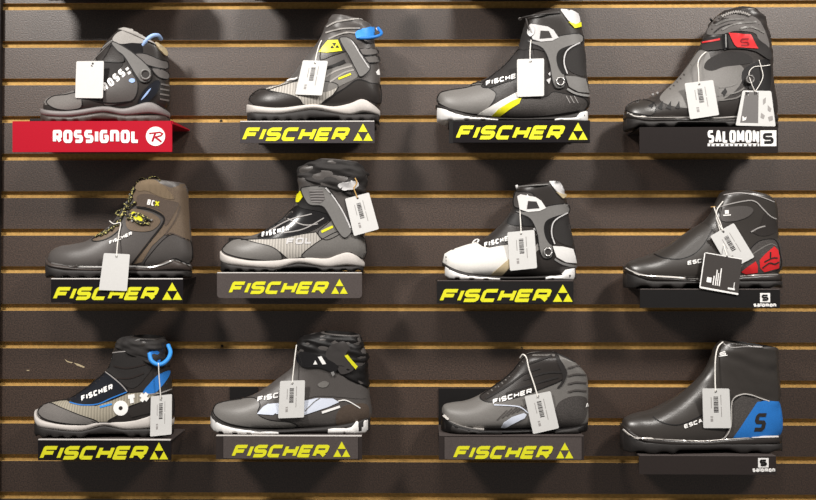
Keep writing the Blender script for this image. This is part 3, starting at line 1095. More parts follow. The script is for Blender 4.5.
for x in (566, 570, 574):
    b.line('heel_tick', [(x, 96), (x + 4, 103)], 0.8, 'grey_print', 1.6)
b.finish()

# ---- black boot with red strap badge
b = Boot('14', 'dark grey soft ski boot with zipped shaft and a red badge on its strap',
    [(625, 110, 625, 113), (628, 105.5, 629, 118), (637, 101.5, 638, 121), (649, 98, 652, 121), (662, 91, 672, 121), (675, 81, 695, 121), (686, 67, 725, 121),
     (695, 53, 765, 120), (702, 42, 776, 113), (705, 34, 772, 80), (708, 27, 771, 56), (713, 20, 768, 38), (721, 13, 763, 22), (730, 10, 756, 14)],
    [(624, 111, 116), (630, 114, 119), (640, 117, 122), (660, 118, 122), (690, 118, 122), (712, 119, 122), (740, 117, 122), (765, 114, 120), (776, 113, 120)],
    [('outsole', lug_profile(625, 775, interp([(624, 116), (640, 121), (776, 120)]), (668, 720), 8, 6), 'rubber', 0.0)],
    ('leather_dark',), (9.2, 0.0035, 55), 'leather_dark')
b.patch('toe_cap', [(626, 109), (629, 104), (640, 100), (652, 102), (656, 108), (652, 115), (640, 114), (630, 112)], 'leather_gloss', 1.0, paint=True)
b.patch('shaft_cover', [(664, 92), (676, 81), (688, 66), (699, 51), (708, 52), (712, 60), (724, 66), (740, 65), (744, 74), (736, 90), (716, 103), (692, 108), (672, 106), (660, 100)], 'leather_grey', 0.8)
b.patch('gaiter_panel', [(707, 34), (714, 21), (722, 15), (748, 15), (760, 22), (768, 40), (768, 50), (758, 50), (756, 34), (736, 31), (724, 34)], 'fabric_grey', 0.9)
b.patch('ankle_gap', [(704, 68), (708, 60), (722, 53), (741, 52), (751, 57), (752, 62), (740, 65), (724, 67), (712, 71)], 'black_fabric', 0.9)
b.patch('ankle_gap', [(742, 72), (752, 64), (769, 60), (770, 88), (764, 90), (752, 90), (743, 84)], 'black', 0.9)
for p in ([(719, 88), (736, 84), (741, 74)], [(715, 96), (735, 93), (744, 88)], [(716, 101), (736, 98), (744, 92)]):
    b.line('quarter_seam', p, 1.4, 'leather_grey', 1.5)
st = b.patch('instep_strap', [(702, 45), (704, 39), (722, 36), (740, 33), (752, 34), (760, 41), (769, 49), (769.5, 60), (756, 52), (742, 49), (726, 49), (705, 51)], 'black_fabric', 2.4)
b.patch('strap_stripe', [(703, 42.5), (720, 38.5), (720, 40.5), (703, 44)], 'red', 3.2, False, st)
bd = b.patch('red_badge', [(728.5, 33), (750, 35), (757.5, 49), (737, 47.5), (734, 45)], 'red', 3.8, False, st)
b.text('S', 740, 46.5, 748.5, 46.5, 8, 'red_dark', 0.2, 0, 4.4, 'badge_mark', bd)
b.patch('strap_buckle', [(722, 35.5), (727, 33), (728.5, 48), (723.5, 50)], 'black_gloss', 4.4, False, st)
b.line('buckle_edge', [(725.5, 35), (726, 48)], 1.1, 'silver', 5.2, st)
b.cord('buckle_screw', [(724, 49.6), (726, 49.4)], 0.0012, 'silver', parent=st)
for p in ([(722, 30), (736, 24), (756, 22)], [(716, 25), (728, 20), (744, 19)], [(740, 29), (752, 27), (764, 33)]):
    b.line('gaiter_fold', p, 1.8, 'leather_grey', 1.8)
b.line('zipper', [(714, 33), (722, 27), (733, 24)], 1.3, 'black_fabric', 1.6)
bm_pts = []
for i in range(25):
    bm_pts.append((722 + i * 1.15, (15.5 - 4.5 * math.sin(math.pi * i / 24 * 0.9)) + (1.1 if i % 2 else -1.1)))
b.cord('elastic_top', [(x, y + 1.5) for x, y in bm_pts], 0.0017, 'fabric_light', None, None, 2)
b.cord('cord_end', [(712, 21, .06), (710.5, 19, .066)], 0.0022, 'black')
b.line('sole_line', [(628, 112.5), (632, 115), (638, 117), (660, 117.7), (690, 117.3), (712, 118), (740, 116.3)], 1.0, 'chrome_line', 2.2)
b.knob('lace_knob', 749, 80, 5, 'dark_plastic', 6, 'grey_plastic')
for p in ([(648, 106), (655, 102), (652, 109)], [(657, 108), (663, 101), (662, 110)], [(666, 108), (671, 101), (671, 110)], [(675, 108), (679, 101), (680, 109)]):
    b.patch('vamp_pattern', p, 'black', 1.1, False)
b.knob('eyelet', 652.5, 94.5, 1.3, 'silver', 3)
b.knob('eyelet', 657, 93, 1.3, 'silver', 3)
b.patch('side_logo', [(721, 93), (725, 88), (727, 92), (724, 97)], 'black', 1.7, False)
b.finish()

# ---- brown lace-up hiking boot
b = Boot('21', 'dark grey and brown lace-up hiking ski boot with flecked yellow laces',
    [(50, 256, 50, 259), (53, 250, 53, 265), (61, 246, 61, 268), (73, 244, 75, 270), (87, 241, 93, 270), (99, 234, 112, 270), (110, 226, 132, 270),
     (118, 216, 165, 269), (126, 205, 190, 262), (131, 196, 191, 241), (135, 189, 188.5, 215), (138, 184, 187.5, 198), (143, 181, 187, 190), (152, 180, 184, 184)],
    [(48, 257, 262), (56, 263, 267), (74, 266, 270), (100, 267, 272), (130, 266, 271), (152, 267, 272), (164, 264, 271), (174, 260, 270), (182, 262, 270), (191, 266, 271)],
    [('outsole', lug_profile(49, 190, interp([(48, 262), (56, 267), (74, 270), (190, 271)]), (108, 146), 9, 5), 'rubber', 0.0)],
    ('rubber_brown',), None, 'leather_mid', lining='brown_leather')
b.patch('brown_cuff', [(135, 190), (141, 182), (152, 180), (164, 185), (171, 188), (184, 184), (188, 195), (188, 205), (190, 242), (176, 236), (165, 234), (152, 246), (142, 262), (130, 265), (146, 244), (163, 224), (163, 215), (150, 209), (137, 206), (133, 197)], 'brown_leather', 0.9, False, paint=True)
b.patch('knitted_collar', [(136, 187), (141, 181.5), (154, 180.2), (161, 184), (168, 190), (174, 199), (162, 197.5), (148, 191), (139, 191)], 'brown_knit', 1.6, paint=True)
b.patch('ankle_panel', [(132, 209), (148, 212), (158, 217), (160, 223), (150, 231), (130, 230), (126, 220)], 'brown_leather', 1.2)
b.line('cuff_welt', [(137, 207), (150, 209), (162, 215), (163.5, 223), (150, 241), (132, 264)], 1.8, 'black', 1.9)
b.patch('cuff_dark_panel', [(139, 206), (138, 196), (150, 194), (164, 199), (176, 202), (178, 206), (166, 226), (163, 213), (150, 207)], 'brown_dark', 1.6)  # darker brown piece across the cuff
b.line('cuff_welt', [(180, 206), (175, 220), (166, 234), (172, 233), (189, 241)], 1.3, 'brown_dark', 1.7)
b.patch('heel_counter', [(144, 264), (154, 250), (165, 238.5), (173, 234.5), (182, 238), (191, 243), (191, 262), (182, 261), (174, 258), (164, 263), (152, 266)], 'leather_mid', 1.3, paint=True)
b.patch('tongue', [(92, 240), (104, 232), (113, 225), (118, 220), (122, 226), (112, 236), (100, 241)], 'brown_leather', 1.0)
lz = [(96, 238), (103, 233.5), (101, 236.5), (108, 231), (106, 234.5), (113, 227), (112, 231), (118, 222), (118, 226), (124, 214), (121, 217), (128, 206), (126, 209), (133, 197), (130, 200), (136, 189), (133, 192), (137, 183)]
b.cord('lace', lz, 0.0021, 'lace_fleck', 0.003)
b.cord('lace', [(124, 213), (131, 218), (140, 222), (150, 224)], 0.0024, 'lace_fleck', 0.003)
b.cord('lace', [(128, 220), (136, 214), (144, 216), (151, 221)], 0.0024, 'lace_fleck', 0.003)
b.cord('lace', [(130, 212), (135, 220), (143, 224), (147, 218)], 0.0022, 'lace_fleck', 0.004)
b.cord('lace', [(120, 216), (116, 213), (121, 210), (127, 213)], 0.0020, 'lace_fleck', 0.004)
b.cord('lace', [(126, 204), (129, 209), (133, 205), (137, 202)], 0.0022, 'lace_fleck', 0.004)
b.cord('lace', [(137, 183), (141, 178.5), (147, 180), (152, 176.5), (157, 178), (160, 181)], 0.0018, 'lace_fleck', 0.001)
for x, y in ((131, 195), (128, 203), (133, 204), (137, 216), (146, 219), (152, 220), (133, 221), (104, 234), (110, 229)):
    b.knob('lace_hook', x, y, 1.2, 'silver', 4)
b.patch('yellow_tag', [(133, 212), (139, 214), (143, 220), (138, 222), (132, 218)], 'yellow', 2.2)
b.text('FISCHER', 110, 244.5, 133, 234.5, 3.2, 'white_print', 0.26, 0.2, 1.8)
b.text('BC', 147.5, 204.5, 154.5, 206, 5.4, 'white_print', 0.2, 0, 2.8)
b.text('X', 155, 206, 159.5, 206.5, 5.4, 'yellow', 0.24, 0, 2.8)
b.line('rand_line', [(52, 263), (74, 267), (100, 267.6), (130, 267), (150, 267.6), (163, 264.6), (174, 260.4), (182, 262.4), (189.5, 266)], 1.0, 'silver', 2.2)
b.finish()

# ---- grey boot with black gaiter, middle row
b = Boot('22', 'grey ski boot with crumpled black gaiter and pale ribbed forefoot on rounded grey shelf',
    [(222, 250, 223, 254), (227, 243.5, 227, 260), (236, 239, 236, 263), (248, 236.5, 249, 266), (262, 232, 268, 267), (276, 224, 292, 266), (288, 215, 315, 265),
     (295, 205, 350, 262), (298, 196, 365, 256), (299, 188, 365, 238), (298, 180, 363, 207), (299, 171, 365, 190), (306, 164, 366, 174), (318, 160, 358, 163)],
    [(221, 251, 260), (231, 256, 264), (255, 260.6, 267), (281, 260, 268), (301, 257, 263), (327, 258.6, 267), (339, 255, 266), (349, 252.4, 265), (358, 256, 266), (364.5, 263, 267)],
    [('outsole', lug_profile(223, 363, interp([(222, 260), (231, 264), (255, 267), (279, 268), (301, 263), (325, 267), (364, 266)]), (286, 320)), 'rubber', -0.001)],
    ('foam_light',), (9.5, 0.006, 50), 'leather_mid')
b.patch('vamp_panel', [(241, 240), (262, 239), (284, 238), (302, 234), (316, 232), (322, 240), (310, 252), (304, 257), (288, 259), (280, 252), (262, 245)], 'ribbed_light', 0.8, False, paint=True)
b.patch('toe_cap', [(223, 251), (228, 243.5), (238, 239), (256, 243), (272, 247), (281, 254), (280, 260), (262, 260), (238, 257)], 'leather_grey', 1.2, paint=True)
b.patch('heel_counter', [(302, 257), (312, 246), (328, 236), (340, 231), (352, 233), (365, 240), (365, 258), (358, 256), (349, 252), (339, 255), (327, 259)], 'leather_grey', 1.2, paint=True)
b.patch('tongue', [(258, 237), (268, 229), (282, 219), (292, 209), (303, 205), (322, 210), (333, 215), (326, 222), (310, 231), (292, 236), (268, 239)], 'black_gloss', 1.0)
b.patch('ankle_panel', [(318, 233), (327, 224), (336, 218), (344, 228), (340, 234), (326, 240)], 'leather_grey', 1.2, rim='black')
for p in ([(270, 231), (290, 220), (312, 214)], [(288, 219), (304, 225), (318, 224)], [(284, 233), (304, 229), (324, 218)]):
    b.line('tongue_seam', p, 1.0, 'grey_print', 1.7)
b.text('FISCHER', 262, 238, 291, 230.5, 5.0, 'white_print', 0.3, 0.3, 1.9)
b.text('FOL', 286, 245, 313, 243.5, 6.5, 'light_plastic', 0.28, 0.2, 1.5)
b.line('yellow_lettering', [(321.5, 232), (333, 226.5)], 2.4, 'yellow', 2.0)
cu = b.patch('ankle_strap', [(302, 189), (308, 186.5), (322, 186), (329, 189), (337, 201), (345, 215), (352, 229), (345, 238), (337, 230), (328, 213), (322, 206), (311, 205), (306, 200)], 'grey_plastic', 3.0, rim='black')
b.patch('strap_grip', [(310, 190), (323, 189.5), (325, 199), (321, 203), (312, 202)], 'ribbed_dark', 3.8, False, cu)
b.line('strap_edge', [(326, 187.5), (335, 199), (344, 214), (350, 228)], 1.3, 'light_plastic', 3.8, cu)
b.patch('yellow_badge', [(297, 192), (301, 191), (303.5, 197), (299.5, 202.5), (297, 202.5)], 'yellow_plastic', 3.0, False)
b.patch('instep_cuff', [(298, 203), (304, 197), (309, 205), (324, 207), (330, 214), (318, 211), (302, 208)], 'black', 2.0)
b.band('gaiter', 10.3, 12.9, 'black_fabric', 2.5, 7.0)
b.patch('strap_clip', [(338, 184), (346, 182), (354, 181), (357, 186), (352, 190), (342, 190)], 'light_plastic', 7.0)
b.finish()

# ---- white toed skate boot
b = Boot('23', 'white-toed skating boot with grey plastic cuff and white heel cup',
    [(443, 258.5, 443, 262), (445, 253.5, 446, 268), (452, 250, 455, 272), (463, 246, 468, 276), (475, 242, 485, 278), (487, 236, 503, 278), (499, 226, 525, 278),
     (507, 217, 555, 278), (512, 208, 575, 268), (514, 199, 575, 250), (516, 192, 570, 227), (518, 187, 567, 205), (526, 184.5, 563, 191), (536, 183, 559, 184)],
    [(442, 262, 266), (450, 267, 270), (460, 271, 274), (475, 274.6, NAN), (495, 276.5, NAN), (515, 277, NAN), (542, 276, NAN), (560, 274, NAN), (575, 268, NAN)],
    [('toe_plate', [(445, 266.5, 8), (449, 269, 3), (453, 271, 1.5), (455, 272, 3.5), (458, 273, 3.5), (460, 273.6, 0), (467, 275.2, 0), (469, 275.6, 2.5), (472, 275.8, 2.5), (474, 276, 0), (481, 276.8, 0), (483, 277, 2.5), (486, 277.2, 2.5), (488, 277.3, 0), (498, 278.2, 0)], 'white_plastic', 0.0015),
     ('heel_plate', [(543, 277, 0), (547, 276, 0), (550, 276, 2), (552, 276, 0), (559, 275, 0), (563, 270, 0), (571, 268.5, 0), (573, 268.5, 4)], 'white_plastic', 0.0015)],
    ('rubber',), None, 'leather_dark')
b.patch('toe_cap', [(443, 262), (445, 254), (452, 250), (464, 246), (476, 242.5), (483, 247), (490, 248), (500, 246), (516, 244), (518, 256), (508, 262), (496, 275), (478, 274), (460, 271), (450, 267)], 'white_leather', 1.0, False, paint=True)
b.patch('beige_stripe', [(490, 275), (498, 268), (510, 258), (513, 259), (511, 266), (502, 275)], 'beige', 1.5, False)
b.patch('quarter_panel', [(503, 275.5), (512, 267), (514, 259), (530, 248), (540, 238), (548, 246), (560, 250), (574, 253), (574, 266), (560, 273), (535, 276)], 'leather_dark', 1.2)
b.patch('side_flash', [(532, 252), (540, 240), (545, 237), (545, 242), (536, 252)], 'fabric_light', 1.6)
b.text('FISCHER', 484.5, 248, 514, 239, 4.6, 'white_print', 0.26, 0.3, 2.0)
b.cord('lace_loop', [(473, 244), (474, 241), (477, 239.5), (479, 241), (477.5, 243.5)], 0.0018, 'white_plastic')
b.patch('strap_shadow', [(507, 222), (513, 214), (524, 216), (537, 218), (538, 225), (524, 226), (512, 225)], 'black', 1.6)  # strap's shadow on the instep, painted as a black patch
b.patch('instep_strap', [(516, 193), (520, 192), (532, 193), (535, 201), (531, 209), (518, 208), (514.5, 204)], 'leather_mid', 3.0, rim='black')
skate(b, -12.5, 170.0, True, None)
for tr in ([(526.4, 197.6), (529.8, 197.6), (528.1, 194.2)],):
    b.patch('white_mark', tr, 'white_print', 3.9, False)
b.cord('collar_cord', [(517, 187, .056), (523, 186.4, .072), (533, 185.4, .088), (540, 185, .091), (548, 184.5, .09)], 0.0016, 'grey_plastic')
b.cord('cord_end', [(516.5, 185, .058), (517.5, 189, .058)], 0.0026, 'light_plastic')
for p in ([(533, 229), (537, 226), (536, 231)], [(536, 235), (541, 231), (540, 236)]):
    b.patch('eyelet_tab', p, 'light_plastic', 1.8, False)
b.finish()

# ---- black boot with red heel
b = Boot('24', 'plain black leather ski boot with a red heel panel',
    [(625, 267, 626, 271), (628, 262.5, 629, 276), (637, 258.5, 639, 280), (651, 254, 655, 281), (665, 247, 675, 282), (679, 237.5, 698, 282), (693, 228, 725, 282),
     (704, 221, 765, 280), (711, 213, 780, 269), (714.5, 205, 779.5, 251), (718, 198, 776.5, 233), (721, 193, 776, 214), (727, 190.5, 774, 203), (738, 190.5, 769, 198)],
    [(624, 266.5, 273), (632, 270.5, 277), (644, 275, 281), (670, 277.5, 282), (700, 279, 283), (744, 276, 282), (764, 275, 282), (780, 274.5, 281)],
    [('outsole', lug_profile(625, 779, interp([(624, 273), (644, 281), (780, 281)]), (675, 725), 7, 6), 'rubber', 0.0)],
    ('leather_dark',), None, 'leather_gloss')
b.patch('heel_fabric', [(736, 275), (744, 258), (756, 243), (768, 239), (776, 241), (779.5, 253), (779.5, 268), (760, 274)], 'mesh_dark', 0.8, paint=True)
hp = b.patch('red_heel_panel', [(741, 272), (748, 266.5), (755.5, 261.5), (757.5, 266), (757.5, 272.5), (746, 274)], 'red', 1.5, False)
b.patch('red_heel_panel', [(759.5, 260), (765, 254), (774, 246.5), (777.5, 250), (779, 257), (778.5, 268), (764, 272), (760, 268)], 'red', 1.5, False)
for p in ([(764, 262), (772, 258), (777, 258)], [(762, 268), (769, 263), (774, 264), (778, 262)], [(770, 252), (770, 258)]):
    b.line('heel_pattern', p, 1.3, 'leather_dark', 2.2)
b.line('heel_piping', [(736, 275), (744, 262), (757, 251), (770, 244), (776, 246)], 1.0, 'leather_grey', 1.5)
b.line('gaiter_seam', [(717, 208), (730, 204), (748, 200.5), (756, 202), (762, 208), (770, 216), (776, 219)], 1.1, 'grey_print', 1.2)
b.line('collar_seam', [(724, 195), (740, 193), (758, 196), (774, 202)], 0.9, 'grey_print', 1.2)
pd = b.patch('instep_pad', [(720, 213), (728, 208), (740, 206), (750, 207), (753, 211), (747, 217), (735, 221), (722, 221)], 'leather_mid', 1.6)
b.patch('white_logo', [(725, 210.4), (728.8, 210.2), (728.9, 213.8), (725.1, 214)], 'white_print', 2.4, False, pd)
b.line('white_logo_word', [(723.4, 215.5), (730.8, 215)], 1.1, 'white_print', 2.4, pd)
b.patch('shaft_panel', [(752, 231), (760, 224), (766, 212), (776, 222), (776, 232), (762, 236)], 'leather_dark', 1.0)
b.line('shaft_crease', [(751, 232), (758, 228), (765, 226)], 1.3, 'grey_print', 1.6)
b.line('vamp_seam', [(654, 254), (664, 258), (680, 259), (694, 254), (704, 244), (712, 230)], 0.9, 'black', 1.0)
b.text('ESC', 687.5, 265, 702, 262.5, 3.8, 'white_print', 0.24, 0.15, 1.4)
b.line('sole_line', [(626.5, 268), (632, 271.2), (644, 275.6), (670, 277.6), (700, 279), (744, 275.8), (764, 274.8), (778, 274.4)], 0.9, 'chrome_line', 2.2)
b.cord('lace_end', [(711, 207, .07), (715, 207, .08)], 0.0014, 'string_tan')
b.finish()

# ---- boot with blue ankle panel
b = Boot('31', 'beige and black ski boot with blue ankle panel and blue pull loop',
    [(38, 412, 38, 415.5), (41.5, 406.5, 42, 421), (49, 402.5, 50, 426), (60, 400, 64, 428), (72, 397, 80, 429), (84, 389, 100, 428), (96, 380, 124, 427),
     (106, 371, 158, 427), (111, 362, 173, 419), (113, 354, 172.5, 398), (115, 348, 170, 377), (119, 342, 167, 360), (123, 338, 166, 347), (134, 336, 162, 338)],
    [(37, 413, 420), (46, 420, 427), (70, 424, 430), (90, 424, 431), (110, 421, 426), (130, 422, 430), (150, 418, 429), (162, 414, 428), (173, 420, 429)],
    [('outsole', lug_profile(38.5, 172, interp([(37, 420), (46, 427), (70, 430), (90, 431), (110, 426), (130, 430), (173, 429)]), (96, 130)), 'rubber', -0.001)],
    ('foam_light',), (10.4, 0.004, 55), 'leather_dark')
b.patch('vamp_panel', [(49, 403), (60, 400.5), (70, 400), (77, 404), (96, 405.5), (112, 400), (128, 393), (150, 391), (160, 392), (150, 399), (130, 406), (118, 417), (108, 422), (94, 422), (74, 414)], 'ribbed_beige', 0.8, False, paint=True)
b.patch('toe_cap', [(38.5, 413), (42, 406.5), (49, 403), (62, 408), (80, 415), (96, 420.5), (96, 424), (72, 424), (48, 420)], 'suede_grey', 1.2, paint=True)
b.patch('heel_counter', [(108, 422), (118, 415), (128, 408), (146, 400), (160, 394), (172, 394), (172.5, 414), (162, 415), (150, 418), (130, 423)], 'leather_dark', 1.2, paint=True)
b.patch('tongue', [(67, 400), (76, 395), (88, 387), (100, 377), (107, 372), (117, 379), (128, 391), (112, 397), (96, 404), (80, 404)], 'navy_gloss', 1.0)
b.line('tongue_edge', [(70, 402.5), (82, 405), (98, 404), (112, 398), (127, 392)], 1.1, 'blue', 1.8)
b.text('FISCHER', 82, 401.5, 114.5, 388.5, 5.0, 'white_print', 0.26, 0.3, 1.9)
b.line('blue_mark', [(100, 407), (112, 404)], 1.8, 'blue_bright', 1.6)
b.patch('letter_ring', disc_poly(121, 408, 7.4, 18), 'white_print', 2.0, False)
b.knob('letter_centre', 121, 408, 2.3, 'leather_dark', 2.4)
b.text('TX', 127.5, 406, 151, 401, 10.5, 'white_print', 0.36, 0.1, 1.9)
b.patch('heel_overlay', [(129, 413), (140, 407), (153, 401.5), (153, 412), (132, 417)], 'leather_dark', 2.6, False)
b.patch('blue_ankle_panel', [(143, 393), (150, 383), (158, 375), (169, 370.5), (168, 377), (160, 388), (154, 393)], 'blue', 1.5)
b.line('ankle_seam', [(143, 393), (150, 394), (160, 393), (171, 389)], 0.9, 'grey_print', 1.8)
b.line('flap_seam', [(106, 372), (114, 378), (122, 385), (127.5, 391.5)], 0.9, 'grey_print', 1.8)
b.line('gaiter_seam', [(112, 353), (124, 351.5), (148, 351.5)], 0.9, 'grey_print', 1.6)
b.patch('shaft_panel', [(112, 354), (128, 352), (150, 352), (154, 362), (148, 374), (134, 388), (120, 382), (107, 370)], 'black_fabric', 1.0)
b.line('shaft_fold', [(114, 366), (128, 368), (146, 364)], 1.5, 'dark_brown', 1.8)
b.line('shaft_fold', [(116, 378), (130, 378), (144, 373)], 1.5, 'dark_brown', 1.8)
b.band('gaiter', 10.6, 12.9, 'black_fabric', 2.0, 6.0)
b.cord('pull_loop', [(149.5, 353, .088), (151, 360, .092), (156, 364, .093), (162, 364, .09), (168, 359, .078), (170.5, 352, .065), (168, 345, .055)], 0.0042, 'blue_bright')
b.patch('loop_anchor', [(149, 352), (158, 351), (160, 357), (158, 364), (154, 363)], 'blue', 3.0)
b.finish()

# ---- black cuffed skate boot, bottom row
b = Boot('32', 'grey ski boot with black cuff and white side flash, white sole pieces showing',
    [(213, 409, 213, 413), (216, 404, 217, 420), (225, 401.5, 227, 427), (237, 399.5, 241, 430), (250, 396, 259, 431), (263, 389, 280, 431), (277, 379, 305, 431),
     (289, 370, 345, 430), (296, 361, 370, 419), (296.5, 352, 370, 396), (298, 344, 367, 373), (302, 338, 368, 357), (310, 334.5, 363, 345), (322, 332, 359, 335)],
    [(212, 415, 419), (222, 421.5, 424), (236, 426, 429), (250, 428, NAN), (275, 430, NAN), (300, 429.5, NAN), (330, 427.5, NAN), (352, 424, NAN), (370, 419, NAN)],
    [('toe_plate', [(212.5, 418, 8), (217, 420, 4), (222, 422.4, 2), (224, 423.3, 4), (227, 424.4, 4), (229, 425, 0), (236, 427, 0), (238, 427.4, 2.5), (241, 428, 2.5), (243, 428.2, 0), (250, 429.2, 0), (252, 429.5, 2.5), (255, 429.7, 2.5), (257, 430, 0), (282, 431.4, 0)], 'white_plastic', 0.0015),
     ('heel_plate', [(330, 429, 0), (335, 428.2, 0), (344, 428, 0), (346, 428, 2), (348, 428, 0), (353, 427, 0), (357, 422.5, 0), (366, 421.5, 0), (368.5, 421.5, 4)], 'white_plastic', 0.0015)],
    ('rubber',), (10.4, 0.004, 50), 'leather_mid')
b.patch('toe_cap', [(213.5, 412), (217, 404), (226, 401.5), (240, 399), (254, 398), (260, 404), (258, 414), (270, 420), (290, 422), (296, 427), (262, 428), (236, 425), (221, 420)], 'leather_grey', 0.9, paint=True)
b.patch('white_flash', [(257, 414), (263, 407), (268, 404), (279, 403), (277, 409), (279, 411), (273, 415)], 'pale_blue', 1.6, False)
b.patch('white_flash', [(278, 404), (303, 401), (317, 398), (333, 398.5), (339, 402), (328, 407), (304, 415), (276, 414), (277, 409)], 'pale_blue', 1.5, False)
b.line('flash_split', [(305, 411), (314, 402), (320, 398)], 0.8, 'grey_plastic', 2.2)
b.line('small_lettering', [(322, 412.5), (340, 406.5)], 2.2, 'white_print', 1.6)
b.text('FISCH', 257.5, 402.5, 287, 395.5, 5.0, 'white_print', 0.26, 0.35, 1.8)
b.line('heel_cable', [(338, 401), (345, 400), (352, 403), (360, 408)], 0.9, 'white_print', 1.8)
b.patch('heel_counter', [(342, 407), (352, 404), (366, 404), (369, 412), (366, 420), (350, 424), (338, 426), (336, 416)], 'brown_dark', 0.9, rim=False)
b.patch('ankle_panel', [(300, 385), (316, 374), (332, 374), (350, 378), (364, 384), (366, 398), (340, 397), (318, 396), (300, 400), (288, 398)], 'leather_mid', 1.0)
b.patch('ankle_boss', [(318, 384), (324, 381), (329, 383), (326, 387), (320, 387)], 'leather_grey', 2.2)
b.band('gaiter', 9.4, 12.9, 'black', 1.6, 3.6)
st = b.patch('instep_strap', [(298, 357), (302, 352), (316, 354), (330, 360), (338, 366), (334, 372), (320, 367), (306, 367), (300, 364)], 'black_gloss', 4.0)
b.patch('triangle_mark', [(314, 364), (318, 364), (316, 360)], 'white_print', 5.0, False, st)
b.patch('white_bar', [(318.5, 356.5), (322, 356), (326.5, 363.5), (323, 364)], 'white_print', 5.0, False, st)
b.patch('strap_clip', [(331, 372), (334, 371), (335, 374), (333, 376)], 'silver', 4.6, False)
b.patch('yellow_bar', [(344.5, 355.5), (347.5, 354.5), (357, 366), (355, 369)], 'yellow', 4.6, False)
b.patch('cuff_panel', [(330, 346), (344, 342), (350, 350), (346, 354), (354, 368), (342, 374), (336, 366), (326, 356)], 'dark_plastic', 3.6)
b.finish()

# ---- grey boot on shelf with tall back plate
b = Boot('33', 'low plain grey ski boot with ruffled dark tongue and short white side bar',
    [(442, 408.5, 442, 412.5), (444.5, 404.5, 446, 420), (453, 402.5, 455, 427), (465, 401, 469, 430), (476, 397, 487, 432), (489, 389, 507, 432), (502, 380, 530, 432),
     (512, 371, 565, 432), (519, 362, 586, 424), (524, 356, 587.5, 403), (531, 352.5, 587.5, 384), (542, 352, 585, 373), (553, 352.5, 576, 363)],
    [(441, 415, 420), (450, 422, 426), (462, 426.5, NAN), (480, 429.5, NAN), (505, 430.5, NAN), (540, 430, NAN), (565, 429, NAN), (587, 425, NAN)],
    [('toe_plate', [(444, 422, 4), (452, 425, 3), (458, 427, 0), (468, 429.4, 0), (470, 429.6, 2.5), (474, 430, 2.5), (476, 430, 0), (500, 431, 0)], 'rubber', 0.0012),
     ('heel_plate', [(552, 431, 0), (560, 430, 0), (574, 428, 0), (586, 426, 2)], 'rubber', 0.0012)],
    ('black',), None, 'leather_grey')
b.patch('tongue', [(480, 397), (490, 389), (503, 380), (514, 370), (521, 361), (530, 354), (554, 353), (560, 360), (566, 371), (563, 379), (548, 386), (524, 395), (505, 400), (488, 402)], 'leather_dark', 0.9)
for p in ([(486, 399), (508, 386), (524, 374), (540, 368)], [(524, 380), (544, 373), (562, 372)], [(506, 394), (530, 385), (558, 377)], [(528, 364), (540, 360), (552, 356)]):
    b.line('tongue_fold', p, 1.8, 'black_fabric', 2.0)
b.patch('tongue_edge', [(555, 354), (561, 362), (567, 372), (563, 384), (557, 388), (563, 378), (558, 364)], 'black_fabric', 1.8)
for y in (366, 374, 382, 390):
    b.line('shaft_fold', [(568, y + 2), (576, y), (586, y + 1)], 1.6, 'leather_mid', 1.6)
b.text('FISCHER', 493, 404.5, 533, 392.5, 4.6, 'white_print', 0.26, 0.3, 1.9)
b.line('flash_edge', [(494, 405), (508, 405.5), (520, 407), (528, 413)], 1.0, 'pale_blue', 1.5)
for i in range(6):
    b.line('side_rib', [(497 + i * 5, 420 - i * 2), (507 + i * 5, 410 - i * 1.6)], 1.0, 'leather_mid', 1.3)
b.patch('white_bar', [(501, 427), (504, 422.5), (512, 417), (524, 413), (526.5, 414.5), (524.5, 418), (514, 423), (505, 427.5)], 'pale_blue', 1.7, False)
b.patch('heel_texture', [(554, 426), (556, 408), (562, 400), (574, 396), (586, 398), (587, 412), (580, 424)], 'mesh_dark', 0.8)
b.line('sole_line', [(443.5, 415.5), (450, 421), (460, 425.5), (472, 428.4), (484, 430)], 0.9, 'chrome_line', 2.2)
b.patch('heel_mark', [(585.5, 407), (587.2, 403), (588.2, 406.5)], 'white_print', 1.6, False)
b.finish()

# ---- black boot with blue heel
b = Boot('34', 'tall plain black leather ski boot with a blue heel panel',
    [(622, 424, 622, 428), (625, 418, 626, 436), (635, 413.5, 637, 441), (649, 410.5, 653, 444), (663, 404, 673, 445), (677, 396, 698, 445), (690, 386, 725, 445),
     (701, 375, 765, 444), (707.5, 365, 780, 432), (711.5, 356, 780, 411), (715, 349, 778, 390), (718, 344, 777, 368), (721.5, 341, 776, 348)],
    [(621, 427, 433), (630, 434, 439), (638, 437.6, 442), (658, 439, 445), (698, 441, 446), (724, 439.6, 446), (748, 438, 446), (764, 437.5, 445), (780, 437, 445)],
    [('outsole', lug_profile(622, 779, interp([(621, 433), (638, 442), (780, 445)]), (672, 724), 7, 6), 'rubber', 0.0)],
    ('leather_dark',), (8.2, 0.0032, 34), 'leather_gloss', lining='black')
b.patch('heel_fabric', [(723, 438), (730, 424), (732, 402), (742, 395), (752, 397), (762, 400), (752, 414), (740, 430), (735, 438)], 'mesh_dark', 0.8, False)
b.patch('blue_heel_panel', [(733, 437.5), (740, 428), (749, 414), (757, 402), (766, 400.5), (778.5, 401.5), (780, 411), (779.5, 436), (764, 437)], 'blue', 1.2, False, paint=True)
b.text('S', 752, 431, 768, 431, 18, 'leather_dark', 0.2, 0.25, 2.0, 'heel_emblem')
b.line('heel_piping', [(721, 440), (727, 434.5), (731, 424), (732, 401), (741, 394.5), (750, 394.5), (760, 398), (769, 401)], 1.0, 'chrome_line', 1.6)
b.line('collar_rim', [(724, 344), (732, 347.5), (745, 346.6), (762, 347), (776, 347.5)], 0.9, 'grey_print', 1.2)
b.text('S', 720, 357, 727, 354.5, 4.0, 'white_print', 0.26, 0.2, 1.3, 'white_logo')
